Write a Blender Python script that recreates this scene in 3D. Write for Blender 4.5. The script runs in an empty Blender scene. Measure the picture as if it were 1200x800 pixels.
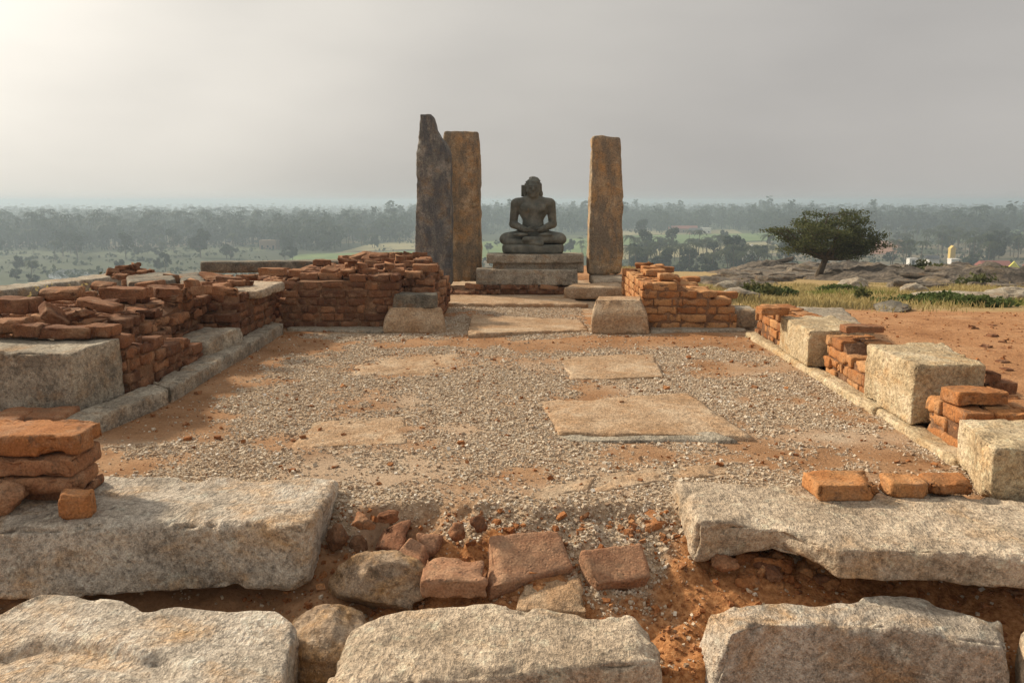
import bpy, math, random
import numpy as np
from mathutils import Vector, Matrix, Euler

random.seed(7)
rng = np.random.default_rng(7)
S = bpy.context.scene
COL = S.collection
R = math.radians

# ------------------------------------------------------------------ camera, world, sun, exposure
PITCH, YAW, CAMH, FPX = R(9.93), R(1.38), 1.60, 942.0
cam_data = bpy.data.cameras.new('camera')
cam_data.sensor_fit = 'HORIZONTAL'
cam_data.sensor_width = 36.0
cam_data.lens = FPX / 1200.0 * 36.0
cam_data.clip_start = 0.05
cam_data.clip_end = 30000.0
cam = bpy.data.objects.new('camera', cam_data)
COL.objects.link(cam)
cam.location = (0, 0, CAMH)
cam.rotation_euler = (math.pi / 2 - PITCH, 0, YAW)
S.camera = cam
CAMROT = np.array(Euler((math.pi / 2 - PITCH, 0, YAW)).to_matrix())

SUN_AZ, SUN_EL = R(-58), R(30)            # azimuth from +Y towards +X
SUN_DIR = np.array([math.sin(SUN_AZ) * math.cos(SUN_EL), math.cos(SUN_AZ) * math.cos(SUN_EL), math.sin(SUN_EL)])
world = bpy.data.worlds.new('World')
S.world = world
world.use_nodes = True
wn, wl = world.node_tree.nodes, world.node_tree.links
wn.clear()
w_out = wn.new('ShaderNodeOutputWorld')
w_bg = wn.new('ShaderNodeBackground')
w_bg.inputs['Strength'].default_value = 0.10
w_sky = wn.new('ShaderNodeTexSky')
w_sky.sky_type = 'NISHITA'
w_sky.sun_disc = False
w_sky.sun_elevation = SUN_EL
w_sky.sun_rotation = SUN_AZ % (2 * math.pi)
w_sky.dust_density = 6.0
w_sky.air_density = 1.0
w_hs = wn.new('ShaderNodeHueSaturation')
w_hs.inputs['Saturation'].default_value = 0.18
wl.new(w_sky.outputs[0], w_hs.inputs['Color'])
# hazy overcast veil in front of the blue, brighter round the sun
w_tc = wn.new('ShaderNodeTexCoord')
w_dot = wn.new('ShaderNodeVectorMath'); w_dot.operation = 'DOT_PRODUCT'
w_dot.inputs[1].default_value = SUN_DIR
wl.new(w_tc.outputs['Generated'], w_dot.inputs[0])
w_ramp = wn.new('ShaderNodeValToRGB')
w_ramp.color_ramp.interpolation = 'EASE'
for e, (p, c) in zip(w_ramp.color_ramp.elements, ((0.0, (0.41, 0.405, 0.405, 1)), (1.0, (1.05, 1.0, 0.91, 1)))):
    e.position = p; e.color = c
for p, c in ((0.25, (0.375, 0.37, 0.37, 1)), (0.56, (0.46, 0.452, 0.44, 1)), (0.76, (0.62, 0.605, 0.575, 1)), (0.90, (0.88, 0.85, 0.79, 1))):
    e = w_ramp.color_ramp.elements.new(p); e.color = c
wl.new(w_dot.outputs['Value'], w_ramp.inputs['Fac'])
w_sc = wn.new('ShaderNodeMix'); w_sc.data_type = 'RGBA'; w_sc.blend_type = 'MULTIPLY'
w_sc.inputs['Factor'].default_value = 1.0
wl.new(w_ramp.outputs['Color'], w_sc.inputs['A'])
w_map = wn.new('ShaderNodeMapping'); w_map.inputs['Scale'].default_value = (1.6, 1.6, 5.0)
wl.new(w_tc.outputs['Generated'], w_map.inputs['Vector'])
w_ns = wn.new('ShaderNodeTexNoise'); w_ns.inputs['Scale'].default_value = 1.4; w_ns.inputs['Detail'].default_value = 5
wl.new(w_map.outputs[0], w_ns.inputs['Vector'])
w_nr = wn.new('ShaderNodeValToRGB')
for e, (p, c) in zip(w_nr.color_ramp.elements, ((0.28, (10.3, 10.0, 9.55, 1)), (0.72, (12.5, 12.1, 11.45, 1)))):
    e.position = p; e.color = c
wl.new(w_ns.outputs['Fac'], w_nr.inputs['Fac'])
wl.new(w_nr.outputs['Color'], w_sc.inputs['B'])
w_mix = wn.new('ShaderNodeMix'); w_mix.data_type = 'RGBA'
w_mix.inputs['Factor'].default_value = 0.92
wl.new(w_hs.outputs['Color'], w_mix.inputs['A'])
wl.new(w_sc.outputs['Result'], w_mix.inputs['B'])
wl.new(w_mix.outputs['Result'], w_bg.inputs['Color'])
wl.new(w_bg.outputs[0], w_out.inputs['Surface'])

sun_data = bpy.data.lights.new('sun', 'SUN')
sun_data.energy = 4.4
sun_data.angle = R(4.5)
sun_data.color = (1.0, 0.86, 0.66)
sun = bpy.data.objects.new('sun', sun_data)
COL.objects.link(sun)
sun.rotation_euler = Vector(SUN_DIR).to_track_quat('Z', 'Y').to_euler()

vs = S.view_settings
S.display_settings.display_device = 'sRGB'
vs.view_transform = 'Standard'
vs.look = 'None'
vs.exposure = 0.16
vs.gamma = 1.0
vs.use_curve_mapping = False
S.render.engine = 'CYCLES'
S.cycles.use_denoising = True
S.cycles.max_bounces = 6
S.cycles.diffuse_bounces = 3
S.cycles.volume_bounces = 1
S.cycles.transparent_max_bounces = 6
S.cycles.caustics_reflective = False
S.cycles.caustics_refractive = False

# ------------------------------------------------------------------ picture point -> place
def ray(px, py):
    d = CAMROT @ np.array([(px - 600.0) / FPX, (400.0 - py) / FPX, -1.0])
    return d / np.linalg.norm(d)
def P(px, py, z=0.0):                      # the point at height z seen there
    d = ray(px, py)
    t = (z - CAMH) / d[2]
    return np.array([d[0] * t, d[1] * t, z])
def D(px, py, y):                          # the point at depth y seen there
    d = ray(px, py)
    t = y / d[1]
    return np.array([d[0] * t, y, CAMH + d[2] * t])

# ------------------------------------------------------------------ noise
def _hash(ix, iy, iz, seed):
    h = (ix.astype(np.int64) * 374761393 + iy.astype(np.int64) * 668265263 + iz.astype(np.int64) * 2147483647 + seed * 974634877) & 0xFFFFFFFF
    h = ((h ^ (h >> 13)) * 1274126177) & 0xFFFFFFFF
    h = ((h ^ (h >> 16)) * 2246822519) & 0xFFFFFFFF
    h = h ^ (h >> 15)
    return (h & 0xFFFFFF) / float(0x7FFFFF) - 1.0
def vnoise(p, seed=0):
    p = np.asarray(p, float)
    f = np.floor(p); i = f.astype(np.int64); t = p - f
    t = t * t * t * (t * (t * 6 - 15) + 10)
    out = 0
    for dx in (0, 1):
        wx = t[:, 0] if dx else 1 - t[:, 0]
        for dy in (0, 1):
            wy = t[:, 1] if dy else 1 - t[:, 1]
            for dz in (0, 1):
                wz = t[:, 2] if dz else 1 - t[:, 2]
                out = out + wx * wy * wz * _hash(i[:, 0] + dx, i[:, 1] + dy, i[:, 2] + dz, seed)
    return out
def fbm(p, octv=3, seed=0, gain=0.5):
    p = np.asarray(p, float); a, s, tot = 1.0, 0.0, 0.0
    for k in range(octv):
        s = s + a * vnoise(p * (2.03 ** k) + 17.3 * k, seed + k); tot += a; a *= gain
    return s / tot
def fbm2(x, y, sc, octv=3, seed=0):
    x, y = np.broadcast_arrays(np.asarray(x, float), np.asarray(y, float))
    sh = x.shape
    p = np.stack([x.ravel() * sc, y.ravel() * sc, np.full(x.size, 0.37 + seed)], 1)
    return fbm(p, octv, seed).reshape(sh)
def sst(a, b, x):
    t = np.clip((np.asarray(x, float) - a) / (b - a), 0, 1)
    return t * t * (3 - 2 * t)

# ------------------------------------------------------------------ mesh making
def build(name, V, faces, mats, smooth=True, tone=None, origin='base', parent=None, mat_idx=None, sharp=None, extra=None):
    """one mesh object; faces: list of (n,k) index arrays"""
    V = np.asarray(V, np.float32)
    if isinstance(origin, str):
        lo, hi = V.min(0), V.max(0)
        o = np.array([(lo[0] + hi[0]) / 2, (lo[1] + hi[1]) / 2, lo[2]])
    else:
        o = np.asarray(origin, float)
    me = bpy.data.meshes.new(name)
    faces = [np.asarray(f, np.int32) for f in (faces if isinstance(faces, list) else [faces]) if len(f)]
    nl = sum(f.size for f in faces); nf = sum(len(f) for f in faces)
    me.vertices.add(len(V)); me.loops.add(nl); me.polygons.add(nf)
    me.vertices.foreach_set('co', (V - o).astype(np.float32).ravel())
    me.loops.foreach_set('vertex_index', np.concatenate([f.ravel() for f in faces]))
    tot = np.concatenate([np.full(len(f), f.shape[1], np.int32) for f in faces])
    me.polygons.foreach_set('loop_start', (np.cumsum(tot) - tot).astype(np.int32))
    me.polygons.foreach_set('loop_total', tot)
    me.polygons.foreach_set('use_smooth', np.full(nf, bool(smooth)))
    for m in (mats if isinstance(mats, (list, tuple)) else [mats]):
        me.materials.append(m)
    if mat_idx is not None:
        me.polygons.foreach_set('material_index', np.asarray(mat_idx, np.int32))
    if tone is not None:
        a = me.attributes.new('tone', 'FLOAT', 'POINT'); a.data.foreach_set('value', np.asarray(tone, np.float32))
    for k, val in (extra or {}).items():
        a = me.attributes.new(k, 'FLOAT', 'POINT'); a.data.foreach_set('value', np.asarray(val, np.float32))
    me.update(calc_edges=True)
    me.validate()
    ob = bpy.data.objects.new(name, me)
    COL.objects.link(ob)
    if parent is not None:
        ob.parent = parent
        w, q = Vector((0, 0, 0)), parent
        while q is not None:
            w = w + q.location; q = q.parent
        ob.location = Vector(o) - w
    else:
        ob.location = o
    return ob
def tag(o, label=None, cat=None, group=None, kind=None):
    if label: o['label'] = label
    if cat: o['category'] = cat
    if group: o['group'] = group
    if kind: o['kind'] = kind
    return o
def empty(name, loc, label, cat, group=None):
    o = bpy.data.objects.new(name, None)
    o.empty_display_size = 0.1
    COL.objects.link(o); o.location = loc
    return tag(o, label, cat, group)
def copy_thing(src, loc, rz=0, sc=1.0, label=None, group=None):
    r = src.copy(); COL.objects.link(r)
    r.location = loc; r.rotation_euler = (0, 0, rz); r.scale = (sc, sc, sc)
    if label: r['label'] = label
    if group: r['group'] = group
    for ch in list(src.children):
        c = ch.copy(); COL.objects.link(c); c.parent = r
    return r

_lat = {}
def box_lattice(nx, ny, nz):
    if (nx, ny, nz) in _lat: return _lat[(nx, ny, nz)]
    key = lambda i, j, k: (i * (ny + 1) + j) * (nz + 1) + k
    fs = []
    def g(a, b, fn, flip):
        i, j = [q.ravel() for q in np.meshgrid(np.arange(a), np.arange(b), indexing='ij')]
        q = np.stack([fn(i, j), fn(i + 1, j), fn(i + 1, j + 1), fn(i, j + 1)], 1)
        fs.append(q[:, ::-1] if flip else q)
    g(nx, ny, lambda i, j: key(i, j, 0 * i), True); g(nx, ny, lambda i, j: key(i, j, 0 * i + nz), False)
    g(nx, nz, lambda i, k: key(i, 0 * i, k), False); g(nx, nz, lambda i, k: key(i, 0 * i + ny, k), True)
    g(ny, nz, lambda j, k: key(0 * j, j, k), True); g(ny, nz, lambda j, k: key(0 * j + nx, j, k), False)
    F = np.concatenate(fs)
    u, inv = np.unique(F.ravel(), return_inverse=True)
    F = inv.reshape(-1, 4)
    ijk = np.stack([u // ((ny + 1) * (nz + 1)), (u // (nz + 1)) % (ny + 1), u % (nz + 1)], 1).astype(float)
    _lat[(nx, ny, nz)] = (ijk / np.array([nx, ny, nz]), F)
    return _lat[(nx, ny, nz)]

def loft(stations, res, r, seed=0, amp=0.008, amp2=0.003, f1=4.0, f2=16.0, chip=0.02, chipf=7.0, hook=None):
    """stations left to right, each (back_top, front_top, front_bottom, back_bottom): a rounded, worn block"""
    st = np.array(stations, float)                       # n,4,3
    n = len(st)
    mid = st.mean(1)
    seg = np.linalg.norm(np.diff(mid, axis=0), axis=1)
    cum = np.concatenate([[0], np.cumsum(seg)]); L = cum[-1]; cum = cum / L
    Wd = np.linalg.norm(st[:, 0] - st[:, 1], axis=1).mean()
    Hh = np.linalg.norm(st[:, 1] - st[:, 2], axis=1).mean()
    dims = np.array([L, Wd, Hh]); h = dims / 2
    nn = [int(max(3, math.ceil(d / res))) for d in dims]
    uvw, F = box_lattice(*nn)
    p = (uvw - 0.5) * dims
    rr = r * (1 + 0.7 * fbm(p * 5 + seed * 3.1, 2, seed))
    rr = np.clip(rr, 0.15 * r, 0.46 * dims.min())[:, None]
    inner = np.clip(p, -(h - rr), h - rr)
    d = p - inner
    ln = np.linalg.norm(d, axis=1, keepdims=True)
    nrm = d / np.maximum(ln, 1e-9)
    q = inner + nrm * rr
    gap = np.sort(h - np.abs(p), axis=1)[:, 1]           # distance to the nearest edge
    t = q / dims + 0.5
    u = np.clip(t[:, 0], 0, 1)
    k = np.clip(np.searchsorted(cum, u, side='right') - 1, 0, n - 2)
    a = ((u - cum[k]) / np.maximum(cum[k + 1] - cum[k], 1e-9))[:, None]
    sec = st[k] * (1 - a)[:, :, None] + st[k + 1] * a[:, :, None]
    v, w = t[:, 1:2], t[:, 2:3]
    Pw = (sec[:, 2] * (1 - v) + sec[:, 3] * v) * (1 - w) + (sec[:, 1] * (1 - v) + sec[:, 0] * v) * w
    ex = mid[-1] - mid[0]; ex /= np.linalg.norm(ex)
    ey = (st[:, 0] - st[:, 1]).mean(0); ey /= np.linalg.norm(ey)
    ez = (st[:, 1] - st[:, 2]).mean(0); ez /= np.linalg.norm(ez)
    N = nrm[:, :1] * ex + nrm[:, 1:2] * ey + nrm[:, 2:3] * ez
    N /= np.maximum(np.linalg.norm(N, axis=1, keepdims=True), 1e-9)
    q0 = p + seed * 7.77
    disp = amp * fbm(q0 * f1, 3, seed) + amp2 * fbm(q0 * f2, 2, seed + 5)
    if chip:
        c = np.clip(fbm(q0 * chipf, 3, seed + 9) - 0.02, 0, 1)
        disp = disp - chip * c * 2.2 * np.exp(-gap / 0.045)
    Pw = Pw + N * disp[:, None]
    if hook is not None:
        Pw = hook(Pw, u, t[:, 1], t[:, 2], N)
    if np.dot(np.cross(ex, ey), ez) < 0:
        F = F[:, ::-1]
    return Pw, F

def stone(name, label, cat, stations, mat, res=0.02, r=0.02, group=None, tone=0.5, parent=None, **kw):
    V, F = loft(stations, res, r, **kw)
    o = build(name, V, [F], mat, tone=np.full(len(V), tone), parent=parent)
    if parent is None: tag(o, label, cat, group)
    return o
def sec(bt, ft, zt, zb, lean=0.0, back=0.0, dx=0.0):
    """a station from two picture points on the top at height zt, straight down to zb"""
    b = P(bt[0], bt[1], zt) if len(bt) == 2 else np.array(bt, float)
    f = P(ft[0], ft[1], zt) if len(ft) == 2 else np.array(ft, float)
    return (b, f, np.array([f[0] + dx, f[1] - lean, zb]), np.array([b[0] + dx, b[1] + back, zb]))
def box_st(x0, x1, y0, y1, z0, z1):
    return [((x, y1, z1), (x, y0, z1), (x, y0, z0), (x, y1, z0)) for x in (x0, x1)]
def turned(st, c, rz=0, rx=0, ry=0):
    m = np.array(Euler((rx, ry, rz)).to_matrix()); c = np.array(c, float)
    return [tuple(m @ np.array(p, float) + c for p in s) for s in st]

def rock_mesh(rad, seed, res=0.02, amp=0.25, cut=5):
    """a worn boulder of half sizes rad, made by cutting a ball with planes"""
    n = int(max(6, math.ceil(2 * max(rad) / res)))
    uvw, F = box_lattice(n, n, n)
    p = uvw * 2 - 1
    p = np.tan(p * 0.785398 * 0.98) / math.tan(0.785398 * 0.98)
    d = p / np.linalg.norm(p, axis=1, keepdims=True)
    rs = np.random.default_rng(seed)
    rad_f = np.full(len(d), 1.12)
    for _ in range(cut + 6):
        nv = rs.normal(size=3); nv /= np.linalg.norm(nv)
        c = d @ nv
        lim = rs.uniform(0.72, 1.0)
        rad_f = np.minimum(rad_f, np.where(c > 0.05, lim / np.maximum(c, 0.05), 9))
    rad_f = rad_f * (1 + amp * fbm(d * 1.6 + seed, 3, seed) + 0.05 * fbm(d * 6 + seed, 2, seed + 2))
    return d * rad_f[:, None] * np.array(rad), F
def rock(name, label, cat, c, rad, mat, seed=1, res=0.02, rz=0.0, group=None, tone=0.5, **kw):
    V, F = rock_mesh(rad, seed, res, **kw)
    m = np.array(Euler((0, 0, rz)).to_matrix())
    V = V @ m.T + np.array(c, float)
    return tag(build(name, V, [F], mat, tone=np.full(len(V), tone)), label, cat, group)

# ------------------------------------------------------------------ materials
class MT:
    def __init__(s, name, rough=0.9, spec=0.25):
        s.m = bpy.data.materials.new(name); s.m.use_nodes = True
        s.n, s.l = s.m.node_tree.nodes, s.m.node_tree.links
        s.b = s.n['Principled BSDF']
        s.b.inputs['Roughness'].default_value = rough
        s.b.inputs['Specular IOR Level'].default_value = spec
        tc = s.n.new('ShaderNodeTexCoord'); oi = s.n.new('ShaderNodeObjectInfo')
        ad = s.n.new('ShaderNodeVectorMath'); ad.operation = 'MULTIPLY_ADD'
        cb = s.n.new('ShaderNodeCombineXYZ')
        for k in range(3): s.l.new(oi.outputs['Random'], cb.inputs[k])
        s.l.new(cb.outputs[0], ad.inputs[0]); ad.inputs[1].default_value = (37, 53, 71)
        s.l.new(tc.outputs['Object'], ad.inputs[2])
        s.vec = ad.outputs[0]; s.obj = tc.outputs['Object']; s.rnd = oi.outputs['Random']
    def noise(s, sc, det=4, rough=0.55, vec=None, dist=0.0):
        t = s.n.new('ShaderNodeTexNoise'); t.inputs['Scale'].default_value = sc
        t.inputs['Detail'].default_value = det; t.inputs['Roughness'].default_value = rough
        t.inputs['Distortion'].default_value = dist
        s.l.new(vec or s.vec, t.inputs['Vector']); return t.outputs['Fac']
    def voro(s, sc, feature='F1', vec=None, rnd=1.0):
        t = s.n.new('ShaderNodeTexVoronoi'); t.feature = feature
        t.inputs['Scale'].default_value = sc; t.inputs['Randomness'].default_value = rnd
        s.l.new(vec or s.vec, t.inputs['Vector']); return t.outputs['Distance']
    def mapv(s, scale, rot=(0, 0, 0), vec=None):
        t = s.n.new('ShaderNodeMapping'); t.inputs['Scale'].default_value = scale; t.inputs['Rotation'].default_value = rot
        s.l.new(vec or s.vec, t.inputs['Vector']); return t.outputs[0]
    def attr(s, name):
        t = s.n.new('ShaderNodeAttribute'); t.attribute_name = name; return t.outputs['Fac']
    def ramp(s, fac, stops, interp='LINEAR'):
        t = s.n.new('ShaderNodeValToRGB'); cr = t.color_ramp; cr.interpolation = interp
        cr.elements[0].position, cr.elements[1].position = stops[0][0], stops[-1][0]
        f4 = lambda c: (c, c, c, 1) if isinstance(c, (int, float)) else tuple(c) + (1,)
        cr.elements[0].color, cr.elements[1].color = f4(stops[0][1]), f4(stops[-1][1])
        for p, c in stops[1:-1]:
            cr.elements.new(p).color = f4(c)
        s.l.new(fac, t.inputs['Fac']); return t.outputs['Color']
    def mix(s, fac, a, b, mode='MIX'):
        t = s.n.new('ShaderNodeMix'); t.data_type = 'RGBA'; t.blend_type = mode
        for v, k in ((fac, 'Factor'), (a, 'A'), (b, 'B')):
            if hasattr(v, 'links') or hasattr(v, 'is_linked'): s.l.new(v, t.inputs[k])
            elif k == 'Factor': t.inputs[k].default_value = v
            else: t.inputs[k].default_value = tuple(v) + (1,)
        return t.outputs['Result']
    def math(s, op, a, b=0.0, clamp=False):
        t = s.n.new('ShaderNodeMath'); t.operation = op; t.use_clamp = clamp
        for v, k in ((a, 0), (b, 1)):
            if hasattr(v, 'is_linked'): s.l.new(v, t.inputs[k])
            else: t.inputs[k].default_value = v
        return t.outputs[0]
    def out(s, col, height=None, strength=0.5, dist=0.01):
        if hasattr(col, 'is_linked'): s.l.new(col, s.b.inputs['Base Color'])
        else: s.b.inputs['Base Color'].default_value = tuple(col) + (1,)
        if height is not None:
            bp = s.n.new('ShaderNodeBump'); bp.inputs['Strength'].default_value = strength; bp.inputs['Distance'].default_value = dist
            s.l.new(height, bp.inputs['Height']); s.l.new(bp.outputs[0], s.b.inputs['Normal'])
        return s.m

def granite(name, dark, mid, light, stain, stain_lo=0.52, stain_hi=0.72, chisel=0.5, lichen=0.25, dist=0.012, scale=1.0, streak=None):
    t = MT(name)
    big = t.noise(2.6 * scale, 6, 0.66)
    base = t.ramp(big, [(0.34, dark), (0.5, mid), (0.64, light)])
    st = t.ramp(t.noise(3.4 * scale, 7, 0.68, t.mapv((1, 1, 1.7)), 0.4), [(stain_lo, 0.0), (stain_hi, 1.0)])
    base = t.mix(t.math('MULTIPLY', st, 0.8), base, stain)
    li = t.ramp(t.noise(8 * scale, 8, 0.74), [(0.52, 0.0), (0.62, 1.0)])
    base = t.mix(t.math('MULTIPLY', li, lichen), base, (dark[0] * 0.40, dark[1] * 0.42, dark[2] * 0.46))
    pale = t.ramp(t.noise(11 * scale, 7, 0.72), [(0.55, 0.0), (0.66, 1.0)])
    base = t.mix(t.math('MULTIPLY', pale, 0.35), base, tuple(min(0.7, c * 1.35 + 0.03) for c in light))
    if streak:
        sk = t.ramp(t.noise(2.3, 7, 0.66, t.mapv((2.2, 2.2, 0.8))), [(0.44, 0.0), (0.58, 1.0)])
        base = t.mix(t.math('MULTIPLY', sk, 0.85), base, streak)
    gr = t.noise(150, 2, 0.5)
    base = t.mix(0.42, base, t.ramp(gr, [(0.32, 0.18), (0.46, 0.45), (0.56, 0.55), (0.68, 0.92)]), 'OVERLAY')
    gm = t.noise(48, 4, 0.65)
    base = t.mix(0.34, base, t.ramp(gm, [(0.34, 0.2), (0.5, 0.52), (0.66, 0.85)]), 'OVERLAY')
    # pecked tool marks: short oblique dents
    ch = t.noise(1.0, 3, 0.6, t.mapv((52, 24, 40), (0.5, 0.3, 0.75)))
    pits = t.ramp(t.noise(30, 5, 0.7), [(0.34, 0.0), (0.46, 1.0)])
    h = t.math('ADD', t.math('MULTIPLY', ch, chisel * 1.9), t.math('MULTIPLY', gm, 0.6))
    h = t.math('ADD', h, t.math('MULTIPLY', t.noise(13, 5, 0.66), 1.3))
    h = t.math('ADD', h, t.math('MULTIPLY', pits, 0.35))
    h = t.math('ADD', h, t.math('MULTIPLY', gr, 0.15))
    dents = t.ramp(ch, [(0.32, 0.15), (0.47, 0.5), (0.62, 0.68)])
    base = t.mix(0.55 * chisel, base, dents, 'OVERLAY')
    base = t.mix(0.35, base, t.ramp(pits, [(0.0, 0.2), (1.0, 0.52)]), 'OVERLAY')
    return t.out(base, h, 1.0, dist)

M = {}
M['tan'] = granite('pale_tan_granite', (0.33, 0.255, 0.18), (0.47, 0.375, 0.275), (0.60, 0.495, 0.375), (0.45, 0.28, 0.14), lichen=0.36, chisel=0.55, dist=0.014)
M['pale'] = granite('pale_grey_granite', (0.30, 0.25, 0.195), (0.45, 0.385, 0.31), (0.58, 0.505, 0.415), (0.46, 0.27, 0.12), 0.50, 0.68, lichen=0.42, chisel=0.55, dist=0.015, scale=0.8)
M['tan_clean'] = granite('warm_cut_granite', (0.37, 0.275, 0.165), (0.50, 0.39, 0.245), (0.61, 0.50, 0.345), (0.49, 0.28, 0.11), 0.5, 0.75, 0.55, 0.25, dist=0.014)
M['grey'] = granite('grey_granite', (0.23, 0.195, 0.15), (0.36, 0.31, 0.24), (0.48, 0.425, 0.335), (0.36, 0.22, 0.11), 0.50, 0.70, 0.45, 0.5, dist=0.014)
M['boulder'] = granite('ochre_boulder_stone', (0.21, 0.145, 0.095), (0.33, 0.24, 0.165), (0.44, 0.36, 0.27), (0.40, 0.22, 0.08), 0.44, 0.62, 0.2, 0.55)
M['olive'] = granite('weathered_dark_granite', (0.10, 0.092, 0.075), (0.18, 0.16, 0.125), (0.28, 0.245, 0.19), (0.26, 0.14, 0.065), 0.52, 0.70, 0.5, 0.5)
M['pillar'] = granite('rust_stained_granite', (0.27, 0.195, 0.115), (0.42, 0.305, 0.19), (0.54, 0.42, 0.29), (0.48, 0.27, 0.11), 0.42, 0.62, 0.6, 0.55, streak=(0.21, 0.18, 0.14))
M['pillar_grey'] = granite('dark_split_granite', (0.145, 0.14, 0.13), (0.23, 0.22, 0.20), (0.35, 0.32, 0.275), (0.29, 0.19, 0.10), 0.5, 0.68, 0.6, 0.5, streak=(0.10, 0.107, 0.118))
M['flag'] = granite('dusty_flagstone', (0.34, 0.215, 0.12), (0.44, 0.30, 0.185), (0.52, 0.395, 0.27), (0.40, 0.23, 0.115), 0.48, 0.68, 0.35, 0.28)

def statue_mat():
    t = MT('dark_schist', 0.62, 0.35)
    big = t.noise(5, 6, 0.65)
    base = t.ramp(big, [(0.32, (0.066, 0.07, 0.06)), (0.5, (0.118, 0.122, 0.102)), (0.68, (0.215, 0.212, 0.175))])
    st = t.ramp(t.noise(7, 5, 0.6), [(0.60, 0.0), (0.72, 1.0)])
    base = t.mix(t.math('MULTIPLY', st, 0.55), base, (0.22, 0.155, 0.075))
    return t.out(base, t.noise(60, 4, 0.6), 0.35, 0.006)
M['statue'] = statue_mat()

def brick_mat(name, a, b, c, dirt=0.5, dist=0.010):
    t = MT(name, 0.95, 0.15)
    tone = t.math('ADD', t.attr('tone'), t.math('MULTIPLY', t.math('SUBTRACT', t.noise(9, 5, 0.65), 0.5), 1.3))
    tone = t.math('ADD', tone, t.math('MULTIPLY', t.math('SUBTRACT', t.rnd, 0.5), 0.65))
    base = t.ramp(tone, [(0.05, a), (0.5, b), (0.95, c)])
    di = t.ramp(t.noise(4.5, 6, 0.68), [(0.47, 0.0), (0.66, 1.0)])
    base = t.mix(t.math('MULTIPLY', di, dirt), base, (0.085, 0.05, 0.034))
    so = t.ramp(t.noise(13, 6, 0.72), [(0.56, 0.0), (0.64, 1.0)])
    base = t.mix(t.math('MULTIPLY', so, 0.55), base, (0.07, 0.052, 0.042))
    du = t.ramp(t.noise(5.5, 7, 0.7, t.mapv((1, 1, 1.6))), [(0.50, 0.0), (0.66, 1.0)])
    base = t.mix(t.math('MULTIPLY', du, 0.45), base, (0.44, 0.285, 0.175))
    gr = t.noise(90, 3, 0.6)
    base = t.mix(0.55, base, t.ramp(gr, [(0.3, 0.2), (0.5, 0.5), (0.7, 0.8)]), 'OVERLAY')
    pit = t.ramp(t.voro(38), [(0.10, 0.0), (0.30, 1.0)])
    h = t.math('ADD', t.math('MULTIPLY', gr, 0.35), t.math('MULTIPLY', t.noise(22, 5, 0.65), 1.0))
    h = t.math('ADD', h, t.math('MULTIPLY', pit, 0.35))
    return t.out(base, h, 0.9, dist)
M['brick'] = brick_mat('weathered_brick', (0.15, 0.065, 0.035), (0.29, 0.132, 0.065), (0.41, 0.22, 0.115), 0.5)
M['brick_orange'] = brick_mat('orange_brick', (0.27, 0.105, 0.04), (0.41, 0.178, 0.066), (0.52, 0.275, 0.12), 0.4)
M['brick_dusty'] = brick_mat('dusty_brown_brick', (0.24, 0.11, 0.062), (0.34, 0.175, 0.10), (0.42, 0.25, 0.155), 0.4)
M['core'] = brick_mat('earth_mortar', (0.14, 0.070, 0.038), (0.21, 0.11, 0.06), (0.28, 0.165, 0.095), 0.5)

M['clod'] = brick_mat('earth_clod', (0.26, 0.10, 0.036), (0.39, 0.17, 0.066), (0.47, 0.25, 0.115), 0.12)

def floor_mat():
    t = MT('courtyard_earth', 0.97, 0.1)
    g = t.attr('gravel'); wt = t.attr('dust')
    n1 = t.noise(1.7, 6, 0.62, t.obj); n2 = t.noise(45, 4, 0.65, t.obj)
    soil = t.ramp(n1, [(0.30, (0.24, 0.125, 0.06)), (0.5, (0.34, 0.19, 0.10)), (0.70, (0.42, 0.265, 0.155))])
    fines = t.ramp(n2, [(0.28, (0.29, 0.19, 0.115)), (0.5, (0.44, 0.32, 0.21)), (0.72, (0.56, 0.44, 0.315))])
    clay = t.ramp(n2, [(0.30, (0.30, 0.115, 0.04)), (0.5, (0.43, 0.19, 0.072)), (0.70, (0.52, 0.27, 0.12))])
    soil = t.mix(t.math('MULTIPLY', t.attr('clay'), t.ramp(n1, [(0.3, 0.55), (0.6, 1.0)])), soil, clay)
    base = t.mix(g, soil, fines)
    base = t.mix(wt, base, (0.53, 0.435, 0.325))
    base = t.mix(0.45, base, t.ramp(n2, [(0.3, 0.25), (0.5, 0.5), (0.7, 0.75)]), 'OVERLAY')
    h = t.math('ADD', t.noise(60, 4, 0.7, t.obj), t.math('MULTIPLY', t.noise(11, 4, 0.6, t.obj), 1.2))
    return t.out(base, h, 0.9, 0.012)
M['floor'] = floor_mat()
def gravel_mat():
    t = MT('pale_gravel', 0.9, 0.2)
    base = t.ramp(t.attr('tone'), [(0.0, (0.26, 0.165, 0.10)), (0.3, (0.43, 0.325, 0.23)), (0.6, (0.56, 0.465, 0.35)), (0.88, (0.65, 0.57, 0.46)), (1.0, (0.72, 0.66, 0.58))])
    base = t.mix(0.4, base, t.ramp(t.noise(120, 2, 0.5), [(0.3, 0.25), (0.5, 0.5), (0.7, 0.75)]), 'OVERLAY')
    return t.out(base)
M['gravel'] = gravel_mat()

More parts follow.
